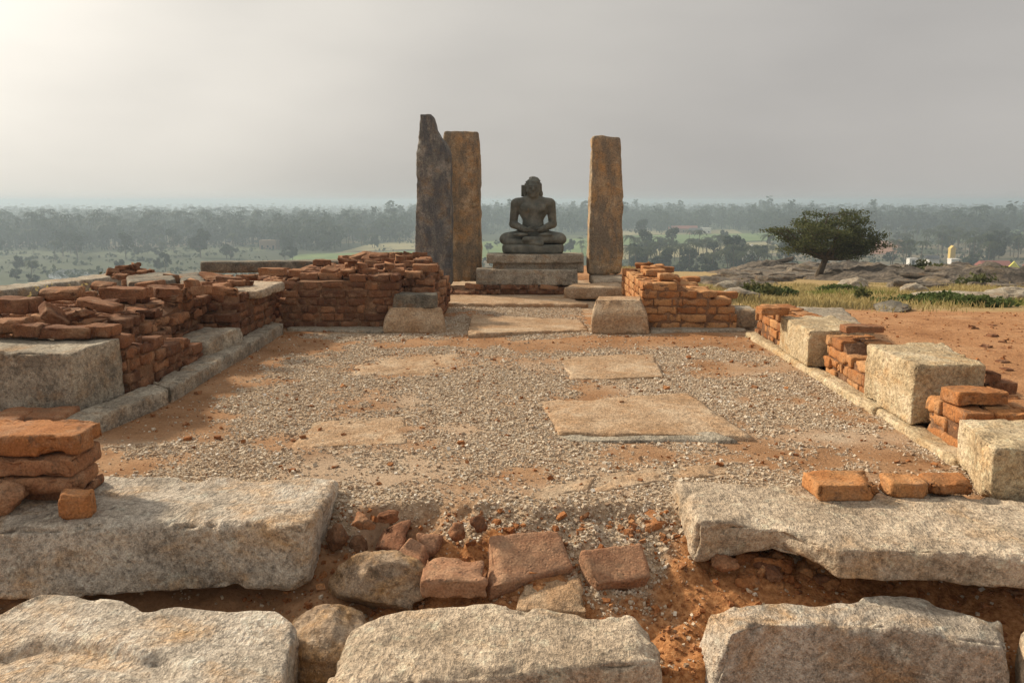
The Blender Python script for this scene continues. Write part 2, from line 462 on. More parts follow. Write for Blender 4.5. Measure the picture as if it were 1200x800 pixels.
# ------------------------------------------------------------------ ground
PLAIN = -24.0
def tz(x, y):
    """height of the hill and the plain below it"""
    x, y = np.asarray(x, float), np.asarray(y, float)
    z = 0.06 - 0.075 * np.clip(y - 11.0, 0, 60) * sst(1.5, 5, x) + 0.05 * fbm2(x, y, 0.35, 3, 3) * sst(2.6, 4, np.abs(x + 0.2))
    z = z - 0.55 * sst(21, 28, x) * sst(24, 40, y)
    yedge = 14.2 + 2.7 * sst(-3.6, -1.9, x) + 1.6 * sst(-1, 2, x) + 42 * sst(2.0, 9.5, x) - 10 * sst(35, 60, x)
    dl = (-6.2 - x); db = y - yedge; dn = -22 - y
    d = np.maximum(np.maximum(dl, db), dn)
    fall = sst(0, 55, d) * (PLAIN * -1 + z)
    z = z - fall + 0.5 * fbm2(x, y, 0.11, 3, 8) * sst(0, 8, d) * (1 - sst(30, 60, d))
    # sunk under the paved court and the steps in front of it
    inside = sst(3.3, 2.9, x) * sst(-3.7, -3.3, x) * sst(16.6, 16.0, y)
    near = sst(4.6, 3.6, y) * (1 - sst(-8, -14, y)) * sst(6, 4, np.abs(x))
    z = np.where(d < 0, z - 0.5 * np.maximum(inside, 0) - 0.55 * near * (1 - inside), z)
    return z

def ground_mat():
    t = MT('hill_and_plain', 0.97, 0.1)
    pl, gr = t.attr('plain'), t.attr('grassy')
    n1 = t.noise(0.9, 6, 0.65, t.obj); n2 = t.noise(14, 5, 0.7, t.obj); n3 = t.noise(60, 3, 0.6, t.obj)
    soil = t.ramp(n1, [(0.30, (0.32, 0.155, 0.07)), (0.5, (0.43, 0.225, 0.11)), (0.70, (0.52, 0.31, 0.17))])
    soil = t.mix(t.ramp(t.noise(4.5, 6, 0.7, t.mapv((1, 2.2, 1), vec=t.obj)), [(0.55, 0.0), (0.64, 0.75)]), soil, (0.22, 0.10, 0.05))
    dry = t.ramp(n2, [(0.3, (0.26, 0.18, 0.085)), (0.5, (0.38, 0.28, 0.135)), (0.7, (0.47, 0.37, 0.19))])
    near = t.mix(gr, soil, dry)
    near = t.mix(0.5, near, t.ramp(n3, [(0.3, 0.22), (0.5, 0.5), (0.7, 0.78)]), 'OVERLAY')
    v = t.n.new('ShaderNodeTexVoronoi'); v.inputs['Scale'].default_value = 1.0
    t.l.new(t.mapv((0.011, 0.006, 0.011), (0, 0, 0.3), t.obj), v.inputs['Vector'])
    sep = t.n.new('ShaderNodeSeparateColor'); t.l.new(v.outputs['Color'], sep.inputs[0])
    fld = t.ramp(sep.outputs[0], [(0.0, (0.05, 0.062, 0.036)), (0.22, (0.10, 0.115, 0.06)), (0.45, (0.17, 0.145, 0.095)), (0.6, (0.07, 0.085, 0.045)), (0.8, (0.20, 0.165, 0.115)), (1.0, (0.11, 0.125, 0.065))], 'CONSTANT')
    fld = t.mix(t.ramp(t.noise(0.03, 6, 0.7, t.obj), [(0.42, 0.0), (0.60, 0.85)]), fld, (0.05, 0.06, 0.034))
    base = t.mix(pl, near, fld)
    h = t.math('ADD', t.math('MULTIPLY', n3, 0.4), n2)
    return t.out(base, h, 0.8, 0.03)
M['ground'] = ground_mat()
nr, na = 250, 540
rr = 0.6 * (9000 / 0.6) ** (np.linspace(0, 1, nr))
aa = np.linspace(0, 2 * math.pi, na, endpoint=False)
RRg, AAg = np.meshgrid(rr, aa, indexing='ij')
GX, GY = RRg * np.sin(AAg), RRg * np.cos(AAg)
GZ = tz(GX, GY)
V = np.concatenate([[[0, 0, float(tz(0, 0))]], np.stack([GX.ravel(), GY.ravel(), GZ.ravel()], 1)])
i, j = [q.ravel() for q in np.meshgrid(np.arange(nr - 1), np.arange(na), indexing='ij')]
jn = (j + 1) % na
Fq = np.stack([1 + i * na + j, 1 + i * na + jn, 1 + (i + 1) * na + jn, 1 + (i + 1) * na + j], 1)[:, ::-1]
j = np.arange(na); Ft = np.stack([np.zeros(na, int), (j + 1) % na + 1, j + 1], 1)
gx, gy = V[:, 0], V[:, 1]
grassy = sst(-0.15, 0.25, fbm2(gx, gy, 0.5, 3, 21) * 0.5 + (gy - 11.6 - 0.35 * np.abs(gx - 7) * 0.2) * 0.6) * sst(2.2, 3.2, gx)
grassy = np.maximum(grassy, sst(-5.4, -6.2, gx)) * 0.9
build('ground', V, [Fq, Ft], M['ground'], origin=(0, 0, 0), extra={'plain': sst(-6, -14, V[:, 2]), 'grassy': grassy})['kind'] = 'structure'

# ------------------------------------------------------------------ the floor of the court, with the broken ground between the steps
def floor_z(x, y):
    n = 0.012 * fbm2(x, y, 1.1, 3, 31) + 0.006 * fbm2(x, y, 5.0, 3, 33)
    edge = 4.10 + 0.10 * fbm2(x, x * 0, 2.3, 3, 35) + 0.05 * fbm2(x, x * 0, 9.0, 2, 36)
    d = edge - y
    holl = 0.12 * np.exp(-((x + 0.78) / 0.28) ** 2) * sst(0.0, 0.2, d)
    rt = sst(0.75, 1.05, x)
    drop = 0.05 * sst(0.0, 0.10, d) + (0.30 - 0.10 * rt) * sst(0.05, 0.95, d) + 0.12 * sst(0.9, 1.6, d) + 0.42 * sst(0.90, 1.1, d) * sst(0.66, 0.85, x) + 0.15 * sst(1.0, 1.3, d) + holl + 0.10 * sst(-1.1, -1.3, x) * sst(0, 0.3, d) + 0.07 * rt * sst(0.0, 0.15, d)
    rough = 0.055 * fbm2(x, y, 6.0, 4, 37) * sst(-0.05, 0.1, d) + 0.035 * np.abs(fbm2(x, y, 15.0, 3, 38)) * sst(-0.02, 0.1, d)
    return n - drop + rough
ZONES = []   # (x, y, rx, ry, amount): where gravel is missing (negative) or lies thick
def zone(px, py, rx, ry, a): p = P(px, py, 0); ZONES.append((p[0], p[1], rx, ry, a))
for a in [(470, 428, 0.75, 0.28, -0.9), (575, 402, 1.6, 0.35, -0.8), (330, 408, 1.0, 0.5, -0.9), (230, 450, 0.5, 0.9, -0.8), (175, 492, 0.45, 0.55, -0.75), (790, 400, 1.0, 0.35, -0.7),
          (300, 520, 0.5, 0.35, -0.45), (885, 432, 0.55, 0.3, -0.6), (1000, 512, 0.45, 0.22, -0.85), (1060, 540, 0.4, 0.2, -0.5), (870, 405, 0.6, 0.4, -0.6), (480, 497, 0.3, 0.2, -0.7), (545, 500, 0.45, 0.22, -0.5), (700, 455, 0.5, 0.15, -0.4),
          (1045, 500, 0.15, 0.4, -0.3), (160, 548, 0.5, 0.16, -0.8), (560, 440, 0.5, 0.12, 0.4), (600, 360, 3, 0.5, 0.5), (640, 600, 0.35, 0.12, 0.7), (430, 585, 0.3, 0.12, 0.5), (700, 625, 0.25, 0.15, 0.9), (725, 700, 0.10, 0.22, 0.9), (600, 720, 0.5, 0.1, 0.3), (880, 470, 0.5, 0.5, 0.3), (150, 525, 0.35, 0.10, 0.7), (250, 500, 0.3, 0.3, 0.3)]: zone(*a)
def gravel_d(x, y):
    g = 0.66 + 0 * x
    for zx, zy, rx, ry, a in ZONES:
        g = g + a * np.exp(-(((x - zx) / rx) ** 2 + ((y - zy) / ry) ** 2))
    g = g - 0.55 * sst(-2.2, -2.9, x)
    g = g + 1.15 * fbm2(x, y, 1.6, 4, 41) + 0.5 * fbm2(x, y, 6.0, 3, 42)
    g = g - 0.9 * sst(4.02, 3.72, y + 0.2 * fbm2(x, y, 3.0, 2, 46)) * (1 - 0.9 * np.exp(-((x - 0.4) / 0.22) ** 2))
    return np.clip(g, 0, 1)
def dust_d(x, y):
    d = 0 * x
    for px, py, rx, ry, a in [(640, 430, 0.5, 0.35, 0.6), (545, 500, 0.4, 0.2, 0.7), (1000, 510, 0.5, 0.25, 0.8), (700, 575, 0.6, 0.12, 0.7), (720, 610, 0.2, 0.1, 0.8), (560, 520, 0.9, 0.3, 0.3), (440, 600, 0.25, 0.08, 0.5), (500, 480, 0.5, 0.2, 0.35), (150, 520, 0.4, 0.1, 0.4)]:
        p = P(px, py, 0); d = d + a * np.exp(-(((x - p[0]) / rx) ** 2 + ((y - p[1]) / ry) ** 2))
    return np.clip(d * (0.65 + 0.9 * fbm2(x, y, 3.0, 4, 44)) + 0.55 * sst(0.05, 0.45, fbm2(x, y, 0.9, 4, 47)) * sst(-2.4, -1.6, x) * sst(9.2, 8.0, y) * sst(4.0, 4.3, y), 0, 1)
fx, fy = np.arange(-3.55, 3.15, 0.022), np.concatenate([np.arange(1.6, 4.6, 0.018), np.arange(4.6, 16.4, 0.03)])
FX, FY = np.meshgrid(fx, fy, indexing='ij')
FZ = floor_z(FX, FY)
V = np.stack([FX.ravel(), FY.ravel(), FZ.ravel()], 1)
ny_ = len(fy)
i, j = [q.ravel() for q in np.meshgrid(np.arange(len(fx) - 1), np.arange(ny_ - 1), indexing='ij')]
F = np.stack([i * ny_ + j, (i + 1) * ny_ + j, (i + 1) * ny_ + j + 1, i * ny_ + j + 1], 1)
GD = gravel_d(V[:, 0], V[:, 1])
build('floor', V, [F], M['floor'], origin=(0, 0, 0), extra={'gravel': sst(0.2, 0.75, GD), 'dust': dust_d(V[:, 0], V[:, 1]), 'clay': np.clip(sst(4.12, 3.9, V[:, 1]) * sst(-0.95, -0.6, V[:, 0]) + 0.5 * sst(8.9, 9.6, V[:, 1]) * sst(12.5, 12.0, V[:, 1]), 0, 1)})['kind'] = 'structure'

# ------------------------------------------------------------------ flagstones set in the floor
def flag_poly(pts):                        # for keeping pebbles off
    return np.array([p[:2] for p in pts])
FLAGS = []
def flag(label, bl, br, fr, fl, z, mat='flag', tilt=(0, 0, 0, 0), seed=1, thick=0.09, res=0.03, cover=True, **kw):
    c = [P(q[0], q[1], z + tz_) for q, tz_ in zip((bl, br, fr, fl), tilt)]
    st = [(c[0], c[3], c[3] - (0, 0, thick), c[0] - (0, 0, thick)), (c[1], c[2], c[2] - (0, 0, thick), c[1] - (0, 0, thick))]
    if cover: FLAGS.append(flag_poly(c))
    kw = dict(dict(r=0.012, amp=0.008, amp2=0.004, chip=0.03), **kw)
    return stone('flagstone', label, 'flagstone', st, M[mat], res=res, seed=seed, **kw)
flag('large tilted flagstone with a cracked front ledge in the middle of the gravel', (632, 470), (806, 459), (882, 511), (655, 506), 0.045, tilt=(-0.045, -0.01, -0.015, -0.015), seed=11)
flag('low front ledge broken off the large tilted flagstone', (650, 508), (838, 505), (866, 516), (668, 516), 0.02, tilt=(-0.01, 0.01, 0, -0.01), seed=12, mat='grey')
flag('small square flagstone sunk flat in the gravel left of the big one', (370, 494), (475, 487), (478, 519), (338, 525), 0.008, tilt=(-0.01, -0.006, -0.005, 0.004), seed=13)
flag('rectangular flagstone behind the large tilted one', (655, 418), (765, 414), (779, 441), (668, 444), 0.012, tilt=(-0.01, 0, 0.006, 0), seed=14)
flag('long cracked flagstone at the foot of the gap below the statue', (553, 368), (680, 374), (690, 386), (547, 391), 0.06, tilt=(0, -0.02, -0.03, 0), seed=15)
flag('thin dusty flagstone fragment left of its neighbours by the front edge', (635, 570), (700, 556), (690, 574), (622, 586), 0.006, seed=16, amp=0.012, chip=0.06)
flag('thin dusty flagstone fragment in the middle by the front edge', (706, 553), (775, 547), (778, 562), (694, 578), 0.006, seed=17, amp=0.012, chip=0.06)
flag('thin dusty flagstone fragment touching the right front slab', (786, 547), (848, 542), (852, 556), (790, 560), 0.006, seed=18, amp=0.012, chip=0.06)
flag('long threshold stone across the gap in front of the pedestal', (513, 344), (668, 348), (690, 356), (515, 355), 0.06, seed=19, thick=0.14)
flag('sandy bare flagstone under the left end of the gravel', (430, 418), (540, 414), (548, 436), (400, 441), 0.006, seed=20, mat='flag', cover=False, thick=0.06)

# ------------------------------------------------------------------ big stones of the two front steps
stone('granite_slab', 'huge pale slab with rounded front under the brick stack', 'slab', [
    sec((-130, 556), (-130, 622), 0.08, -0.24, 0.10), sec((60, 557), (60, 618), 0.085, -0.24, 0.12), sec((200, 558), (190, 612), 0.085, -0.24, 0.10),
    sec((330, 559), (300, 615), 0.08, -0.22, 0.06), sec((397, 561), (363, 620), 0.075, -0.22, 0.03, dx=-0.02)], M['pale'], res=0.014, r=0.035, seed=3, amp=0.028, amp2=0.008, f1=2.6, f2=13, chip=0.05)
def groove(Pw, u, v, w, N):
    g = np.exp(-(np.maximum(np.abs(v - 0.55 - 0.02 * np.sin(u * 7)) - 0.045, 0) / 0.035) ** 2) * (1 - sst(0.64, 0.70, u + 0.3 * (v - 0.55))) * sst(0.4, 0.6, w)
    g2 = np.exp(-((v - 0.22) / 0.05) ** 2) * (1 - sst(0.6, 0.72, u)) * sst(0.4, 0.6, w)
    Pw = Pw.copy(); Pw[:, 2] -= 0.042 * g + 0.02 * g2
    return Pw
stone('granite_slab', 'pale slab with a worn groove along its top, below the huge slab', 'slab', [
    sec((-90, 722), (-90, 880), -0.13, -0.62), sec((2, 713), (0, 880), -0.13, -0.62), sec((48, 694), (46, 880), -0.125, -0.62), sec((66, 695), (66, 880), -0.125, -0.62),
    sec((145, 703), (140, 880), -0.13, -0.62), sec((168, 712), (160, 880), -0.13, -0.62), sec((210, 708), (200, 880), -0.135, -0.62), sec((267, 717), (250, 880), -0.14, -0.62),
    sec((325, 716), (290, 880), -0.145, -0.62), sec((348, 731), (318, 870), -0.155, -0.62)], M['pale'], res=0.013, r=0.03, seed=5, amp=0.022, amp2=0.007, f1=3.2, f2=14, chip=0.05, hook=groove)
stone('granite_slab', 'ochre tinted pale block in the middle of the lowest step', 'slab', [
    sec((408, 736), (372, 815), -0.19, -0.62, 0.06, dx=-0.05), sec((435, 722), (410, 806), -0.165, -0.62, 0.06), sec((474, 712), (455, 800), -0.155, -0.62, 0.06), sec((575, 703), (560, 790), -0.15, -0.62, 0.07),
    sec((646, 712), (640, 782), -0.155, -0.62, 0.08), sec((676, 718), (672, 779), -0.16, -0.62, 0.08), sec((742, 718), (745, 776), -0.165, -0.62, 0.08), sec((768, 745), (776, 775), -0.20, -0.62, 0.08, dx=0.02)],
    M['tan'], res=0.013, r=0.03, seed=6, amp=0.02, amp2=0.007, f1=3.2, f2=14, chip=0.045)
stone('granite_slab', 'squared block with a shaded front on the lowest step right of the soil', 'slab', [
    sec((829, 711), (856, 742), -0.15, -0.66, 0.05, dx=-0.13), sec((878, 706), (888, 731), -0.145, -0.66, 0.06, dx=-0.04), sec((955, 703), (958, 731), -0.14, -0.66, 0.07), sec((1030, 697), (1042, 732), -0.135, -0.66, 0.07),
    sec((1075, 697), (1085, 738), -0.135, -0.66, 0.07), sec((1125, 706), (1132, 747), -0.145, -0.66, 0.07), sec((1176, 727), (1184, 755), -0.17, -0.66, 0.07, dx=0.02)],
    M['pale'], res=0.013, r=0.022, seed=8, amp=0.018, amp2=0.007, f1=3.4, f2=14, chip=0.045)
stone('granite_slab', 'stone cut by the picture edge at the right end of the lowest step', 'slab', [
    sec((1196, 736), (1204, 768), -0.17, -0.66, 0.05), sec((1330, 730), (1345, 760), -0.16, -0.66, 0.05)], M['tan'], res=0.016, r=0.03, seed=9, amp=0.016)
stone('granite_slab', 'broad flat slab with a broken front edge and three bricks on it', 'slab', [
    sec((790, 563), (818, 612), 0.08, -0.12, 0.0, dx=-0.015), sec((850, 565), (856, 613), 0.08, -0.10, -0.03), sec((908, 568), (910, 618), 0.08, -0.06, -0.05), sec((938, 569), (940, 630), 0.075, -0.045, -0.02),
    sec((985, 571), (984, 644), 0.07, -0.075, 0.02), sec((1030, 573), (1030, 643), 0.07, -0.08, 0.02), sec((1100, 577), (1098, 644), 0.07, -0.08, 0.02), sec((1200, 588), (1200, 653), 0.07, -0.075, 0.02), sec((1340, 595), (1340, 662), 0.07, -0.075, 0.02)],
    M['tan'], res=0.014, r=0.022, seed=10, amp=0.018, amp2=0.007, f1=3.4, f2=14, chip=0.05)

# ------------------------------------------------------------------ boulders and debris between the steps
rock('boulder', 'rounded grey boulder lying in front of the huge pale slab', 'boulder', P(444, 684, -0.21) + (0, 0.02, 0.0), (0.225, 0.16, 0.135), M['boulder'], seed=21, res=0.012, rz=-0.15, amp=0.16)
rock('boulder', 'mossy olive boulder wedged between two blocks of the lowest step', 'boulder', P(385, 768, -0.36) + (0, 0.05, 0), (0.19, 0.24, 0.17), M['boulder'], seed=25, res=0.014, rz=0.4, amp=0.12)
def tilted(label, corners, thick, mat, seed, name='broken_brick', cat='brick', **kw):
    """a brick from its four top corners bl, br, fr, fl as (px, py, z)"""
    c = [P(*q) for q in corners]
    n = np.cross(c[1] - c[0], c[3] - c[0]); n /= np.linalg.norm(n); n = n if n[2] < 0 else -n
    t = n * thick
    st = [(c[0], c[3], c[3] + t, c[0] + t), (c[1], c[2], c[2] + t, c[1] + t)]
    kw = dict(dict(res=0.012, r=0.014, amp=0.010, amp2=0.004, chip=0.03), **kw)
    return stone(name, label, cat, st, M[mat], seed=seed, **kw)
tilted('flat brown brick with a dark front edge beside the grey boulder', [(497, 650, -0.09), (567, 656, -0.09), (572, 681, -0.11), (490, 680, -0.11)], 0.10, 'brick_dusty', 31)
tilted('largest brown brick, tilted towards the viewer in the middle debris', [(574, 628, -0.03), (655, 619, -0.03), (672, 664, -0.13), (573, 688, -0.15)], 0.10, 'brick_dusty', 32)
tilted('scored brown brick tilted beside the soil ramp', [(682, 645, -0.06), (752, 634, -0.06), (763, 676, -0.15), (698, 686, -0.16)], 0.10, 'brick_dusty', 33)
tilted('low tan stone half buried behind the middle block of the lowest step', [(612, 683, -0.17), (680, 675, -0.17), (690, 716, -0.22), (604, 716, -0.22)], 0.10, 'flag', 34, name='flat_stone', cat='stone')
tilted('dark brick fragment leaning above the grey boulder', [(452, 615, -0.06), (482, 608, -0.05), (470, 646, -0.14), (440, 640, -0.14)], 0.07, 'brick_dusty', 35)
tilted('triangular brick fragment next to the flat brown brick', [(480, 628, -0.08), (498, 640, -0.08), (494, 658, -0.13), (462, 650, -0.13)], 0.07, 'brick_dusty', 36)
tilted('small brick fragment pressed into the red earth bank', [(486, 622, -0.05), (520, 622, -0.05), (514, 644, -0.11), (500, 646, -0.11)], 0.07, 'brick_dusty', 37)
tilted('orange brick end sticking out of the bank beside the broad flat slab', [(752, 592, -0.02), (786, 588, -0.02), (788, 612, -0.04), (755, 617, -0.04)], 0.09, 'brick_orange', 38)
DEB = [(905, 664, 0.10, 0.06, 0.055, 'brick_orange', 'crumbling red brick lump under the broken edge of the flat slab'), (868, 656, 0.05, 0.05, 0.04, 'brick_orange', 'small red lump at the left end of the rubble under the flat slab'),
       (950, 664, 0.06, 0.05, 0.06, 'brick_orange', 'pitted red brick piece standing in the rubble under the flat slab'), (1012, 690, 0.07, 0.05, 0.03, 'brick', 'dull red flat piece in the shade of the flat slab'),
       (1098, 692, 0.055, 0.04, 0.035, 'brick_orange', 'bright orange brick piece behind the squared block'), (1150, 700, 0.07, 0.05, 0.03, 'brick', 'dark red brick piece behind the right end of the squared block'),
       (1060, 686, 0.09, 0.06, 0.03, 'brick', 'broad dull brick piece half buried behind the squared block'), (1188, 712, 0.05, 0.05, 0.05, 'brick', 'dark brick lump in the gap at the right picture edge'),
       (420, 640, 0.06, 0.05, 0.05, 'core', 'dark clod in the hollow beside the huge slab'), (383, 712, 0.045, 0.04, 0.04, 'core', 'round dark stone in the shaded gap below the huge slab'), (345, 700, 0.06, 0.04, 0.03, 'olive', 'flat pebble in the shaded gap below the huge slab'),
       (535, 622, 0.06, 0.04, 0.04, 'brick', 'red clod set in the gravel bank above the brown bricks'), (560, 612, 0.05, 0.04, 0.04, 'brick', 'orange clod set in the gravel bank above the largest brick'), (425, 612, 0.06, 0.04, 0.045, 'brick', 'red clod under the gravel edge beside the huge slab'),
       (455, 606, 0.05, 0.035, 0.03, 'brick', 'orange clod under the gravel edge near the huge slab'), (395, 628, 0.05, 0.05, 0.06, 'core', 'black earth lump against the end of the huge slab')]
for k, (px, py, a, b, c, m, lab) in enumerate(DEB):
    p = P(px, py, -0.12)
    z = float(floor_z(np.array([p[0]]), np.array([p[1]]))[0])
    p = P(px, py, z + c * 0.4)
    rock('rubble_piece', lab, 'rubble', p, (a, b, c), M[m], seed=60 + k, res=0.014, rz=k * 0.7, group='lumps of rubble between the steps', amp=0.35)

rs = np.random.default_rng(19)
for k in range(26):
    px, py = rs.uniform(830, 1190), rs.uniform(655, 700)
    if k < 9: px, py = rs.uniform(835, 985), rs.uniform(652, 688)
    p = P(px, py, -0.16); z = float(floor_z(p[:1], p[1:2])[0]); s_ = rs.uniform(0.025, 0.07)
    p = P(px, py, z + s_ * 0.3)
    rock('rubble_piece', 'small lump of red brick in the loose earth under the broad flat slab', 'rubble', p, (s_ * rs.uniform(0.9, 1.5), s_, s_ * rs.uniform(0.6, 0.9)), M[('brick_orange', 'clod', 'brick')[k % 3]], seed=700 + k, res=0.012, rz=k * 1.1, group='brick lumps under the broad flat slab', amp=0.4)
# ------------------------------------------------------------------ blocks along the right side
def rblock(label, bl, fl, width_b, width_f, zt_b, zt_f, zb, mat, seed, rise=0.0, **kw):
    """a block right of the court from the top corners of its sunny left face (back, front)"""
    b, f = P(bl[0], bl[1], zt_b), P(fl[0], fl[1], zt_f)
    st = [(b, f, np.array([f[0], f[1] - 0.01, zb]), np.array([b[0], b[1], zb])),
          (b + (width_b, 0.05, rise), f + (width_f, 0.03, rise), np.array([f[0] + width_f, f[1] + 0.02, zb]), np.array([b[0] + width_b, b[1] + 0.05, zb]))]
    kw = dict(dict(r=0.010, amp=0.010, amp2=0.005, chip=0.035), **kw)
    return stone('granite_block', label, 'block', st, M[mat], seed=seed, **kw)
rblock('nearest granite block on the right, standing on the broad flat slab', (1124, 491), (1165, 525), 0.9, 0.95, 0.32, 0.34, 0.03, 'tan_clean', 41, res=0.014)
rblock('granite block with a bright left face between two brick piers on the right', (1015, 402), (1073, 428), 0.62, 0.50, 0.49, 0.48, 0.06, 'tan_clean', 42, res=0.015)
rblock('pale granite block in front of a flat slab, third along the right kerb', (915, 370), (948, 387), 0.55, 0.62, 0.41, 0.41, 0.06, 'tan_clean', 43, res=0.018)
stone('granite_block', 'long grey slab lying behind the third block of the right side', 'slab', [
    sec((925, 359), (928, 366), 0.36, 0.05), sec((988, 360), (1012, 380), 0.36, 0.05)], M['grey'], res=0.025, seed=44)
stone('granite_block', 'grey stone at the right foot of the orange brick wall', 'block', [
    sec((838, 357), (827, 362), 0.24, 0.02, 0.02), sec((876, 357), (890, 363), 0.26, 0.02, 0.02)], M['grey'], res=0.022, seed=45, r=0.05)

# kerbs: two lengths each side
def kerb(label, a_out, a_in, b_out, b_in, zt, zb, mat, seed, mids=(), **kw):
    ends = [(a_out, a_in)] + list(mids) + [(b_out, b_in)]
    kw = dict(dict(r=0.02, amp=0.010, amp2=0.004, chip=0.03), **kw)
    return stone('kerb_stone', label, 'kerb', [sec(o, i_, zt, zb) for o, i_ in ends], M[mat], seed=seed, res=0.022, **kw)
kerb('near length of the left kerb, grey granite', (60, 494), (106, 492), (176, 448), (198, 455), 0.125, -0.1, 'grey', 51)
kerb('far length of the left kerb, leading to the back brick wall', (178, 447), (200, 454), (318, 376), (332, 379), 0.125, -0.1, 'grey', 52)
kerb('near length of the right kerb, sunlit tan granite', (1117, 538), (1150, 540), (1026, 478), (1050, 478), 0.05, -0.1, 'tan_clean', 53)
kerb('far length of the right kerb, running to the grey stone', (1023, 477), (1046, 477), (873, 388), (886, 388), 0.06, -0.1, 'tan_clean', 54)
stone('kerb_stone', 'thin kerb strip along the foot of the back brick wall', 'kerb', [sec((338, 380), (336, 385), 0.03, -0.1), sec((452, 382), (450, 388), 0.03, -0.1)], M['grey'], res=0.03, seed=55, r=0.012)
stone('kerb_stone', 'thin kerb strip along the foot of the orange brick wall', 'kerb', [sec((762, 383), (762, 388), 0.03, -0.1), sec((872, 381), (876, 386), 0.03, -0.1)], M['grey'], res=0.03, seed=56, r=0.012)

# big block and smaller ones on the left
stone('granite_block', 'large cracked granite block beside the left kerb', 'block', [
    ((-4.6, 6.05, 0.57), (-4.6, 5.53, 0.57), (-4.6, 5.52, 0.04), (-4.6, 6.05, 0.04)),
    (D(60, 396, 6.10), D(60, 413, 5.54), np.array([D(60, 413, 5.54)[0], 5.52, 0.04]), np.array([D(60, 396, 6.1)[0], 6.1, 0.04])),
    (D(82, 395, 6.12), D(81, 414, 5.52), np.array([D(81, 414, 5.52)[0], 5.50, 0.05]), np.array([D(82, 396, 6.12)[0], 6.12, 0.05])),
    (D(140, 396, 6.10), D(139, 397, 6.04), np.array([D(139, 397, 6.04)[0], 6.02, 0.06]), np.array([D(140, 396, 6.1)[0], 6.10, 0.06]))],
    M['grey'], res=0.016, r=0.02, seed=46, amp=0.012, chip=0.03)
stone('granite_block', 'low pale block in front of the rubble wall on the left kerb', 'block', [
    ((-3.52, 8.40, 0.27), (-3.50, 7.60, 0.265), (-3.48, 7.57, 0.09), (-3.50, 8.40, 0.09)), ((-3.09, 8.42, 0.28), (-3.12, 7.58, 0.27), (-3.10, 7.55, 0.09), (-3.07, 8.42, 0.09))], M['grey'], res=0.018, seed=47, r=0.012, amp=0.008, chip=0.02)
stone('granite_slab', 'flat pale stone on top of the left wall by the inner corner', 'slab', [
    ((-3.52, 9.9, 0.62), (-3.46, 9.05, 0.60), (-3.46, 9.05, 0.50), (-3.52, 9.9, 0.5)), ((-3.06, 9.92, 0.61), (-3.10, 9.02, 0.585), (-3.10, 9.02, 0.49), (-3.06, 9.92, 0.5))], M['tan'], res=0.02, seed=48)
# outer plinth stones
stone('plinth_stone', 'long grey plinth beam along the outer left edge', 'plinth', [
    ((-5.95, 6.3, 0.74), (-5.55, 6.3, 0.73), (-5.52, 6.3, 0.2), (-6.0, 6.3, 0.2)), ((-6.0, 11.6, 0.58), (-5.6, 11.6, 0.575), (-5.55, 11.6, 0.0), (-6.05, 11.6, 0.0))], M['grey'], res=0.035, seed=49, r=0.03)
stone('plinth_stone', 'dark flat slab on the far left corner beside a brick heap', 'slab', [sec((147, 323), (150, 331), 0.68, 0.45), sec((200, 317), (206, 327), 0.68, 0.45)], M['olive'], res=0.03, seed=50)
stone('plinth_stone', 'bluish dark slab tilted behind the left rubble', 'slab', [sec((208, 321), (212, 331), 0.64, 0.45), sec((232, 319), (242, 329), 0.66, 0.45)], M['olive'], res=0.03, seed=57)
stone('plinth_stone', 'long dark beam behind the left wall against the plain', 'plinth', [
    (D(235, 305.5, 13.5), D(235, 307, 13.0), D(235, 320, 13.0), D(235, 320, 13.5)), (D(405, 304, 13.5), D(405, 305.5, 13.0), D(405, 318, 13.0), D(405, 318, 13.5))], M['olive'], res=0.035, seed=58, r=0.025)

# moulded stones flanking the gap
stone('step_stone', 'bluish upper stone left of the gap, resting on the moulded base', 'stone', [
    (D(462, 342, 10.25), D(461, 345, 9.93), D(460, 363, 9.92), D(461, 363, 10.25)), (D(513, 342, 10.25), D(513, 345, 9.93), D(513, 363, 9.92), D(513, 363, 10.25))], M['olive'], res=0.02, r=0.02, seed=71)
def bull(side):
    def f(Pw, u, v, w, N):
        Pw = Pw.copy()
        k = sst(0.5, 1.05, w) * 1.4
        Pw[:, 0] += np.where(u < 0.5, 1, -1) * np.clip(np.abs(u - 0.5) - 0.38, 0, 1) * 0.32 * k * (side if side < 1 else 1)
        Pw[:, 1] += 0.16 * sst(0.35, 1.0, w) ** 1.6 * (1 - v)
        return Pw
    return f
stone('step_stone', 'moulded base stone with curved face left of the gap', 'stone', [
    (D(452, 360, 10.2), D(452, 362, 9.75), D(448, 391, 9.70), D(448, 391, 10.2)), (D(519, 360, 10.2), D(519, 362, 9.75), D(523, 391, 9.70), D(523, 391, 10.2))], M['flag'], res=0.02, r=0.025, seed=72, hook=bull(0.6))
stone('step_stone', 'moulded round shouldered stone right of the gap', 'stone', [
    (D(697, 347, 10.3), D(694, 353, 9.72), D(692, 392, 9.66), D(693, 392, 10.3)), (D(757, 347, 10.3), D(758, 353, 9.72), D(761, 392, 9.66), D(760, 392, 10.3))], M['flag'], res=0.02, r=0.03, seed=73, hook=bull(1.0))
stone('step_stone', 'low oblong stone in front of the right pillar', 'stone', [
    (D(672, 332, 13.5), D(661, 337, 12.9), D(660, 351, 12.88), D(661, 351, 13.5)), (D(725, 330, 13.5), D(731, 337, 12.9), D(731, 350, 12.88), D(731, 350, 13.5))], M['flag'], res=0.025, r=0.015, seed=74)
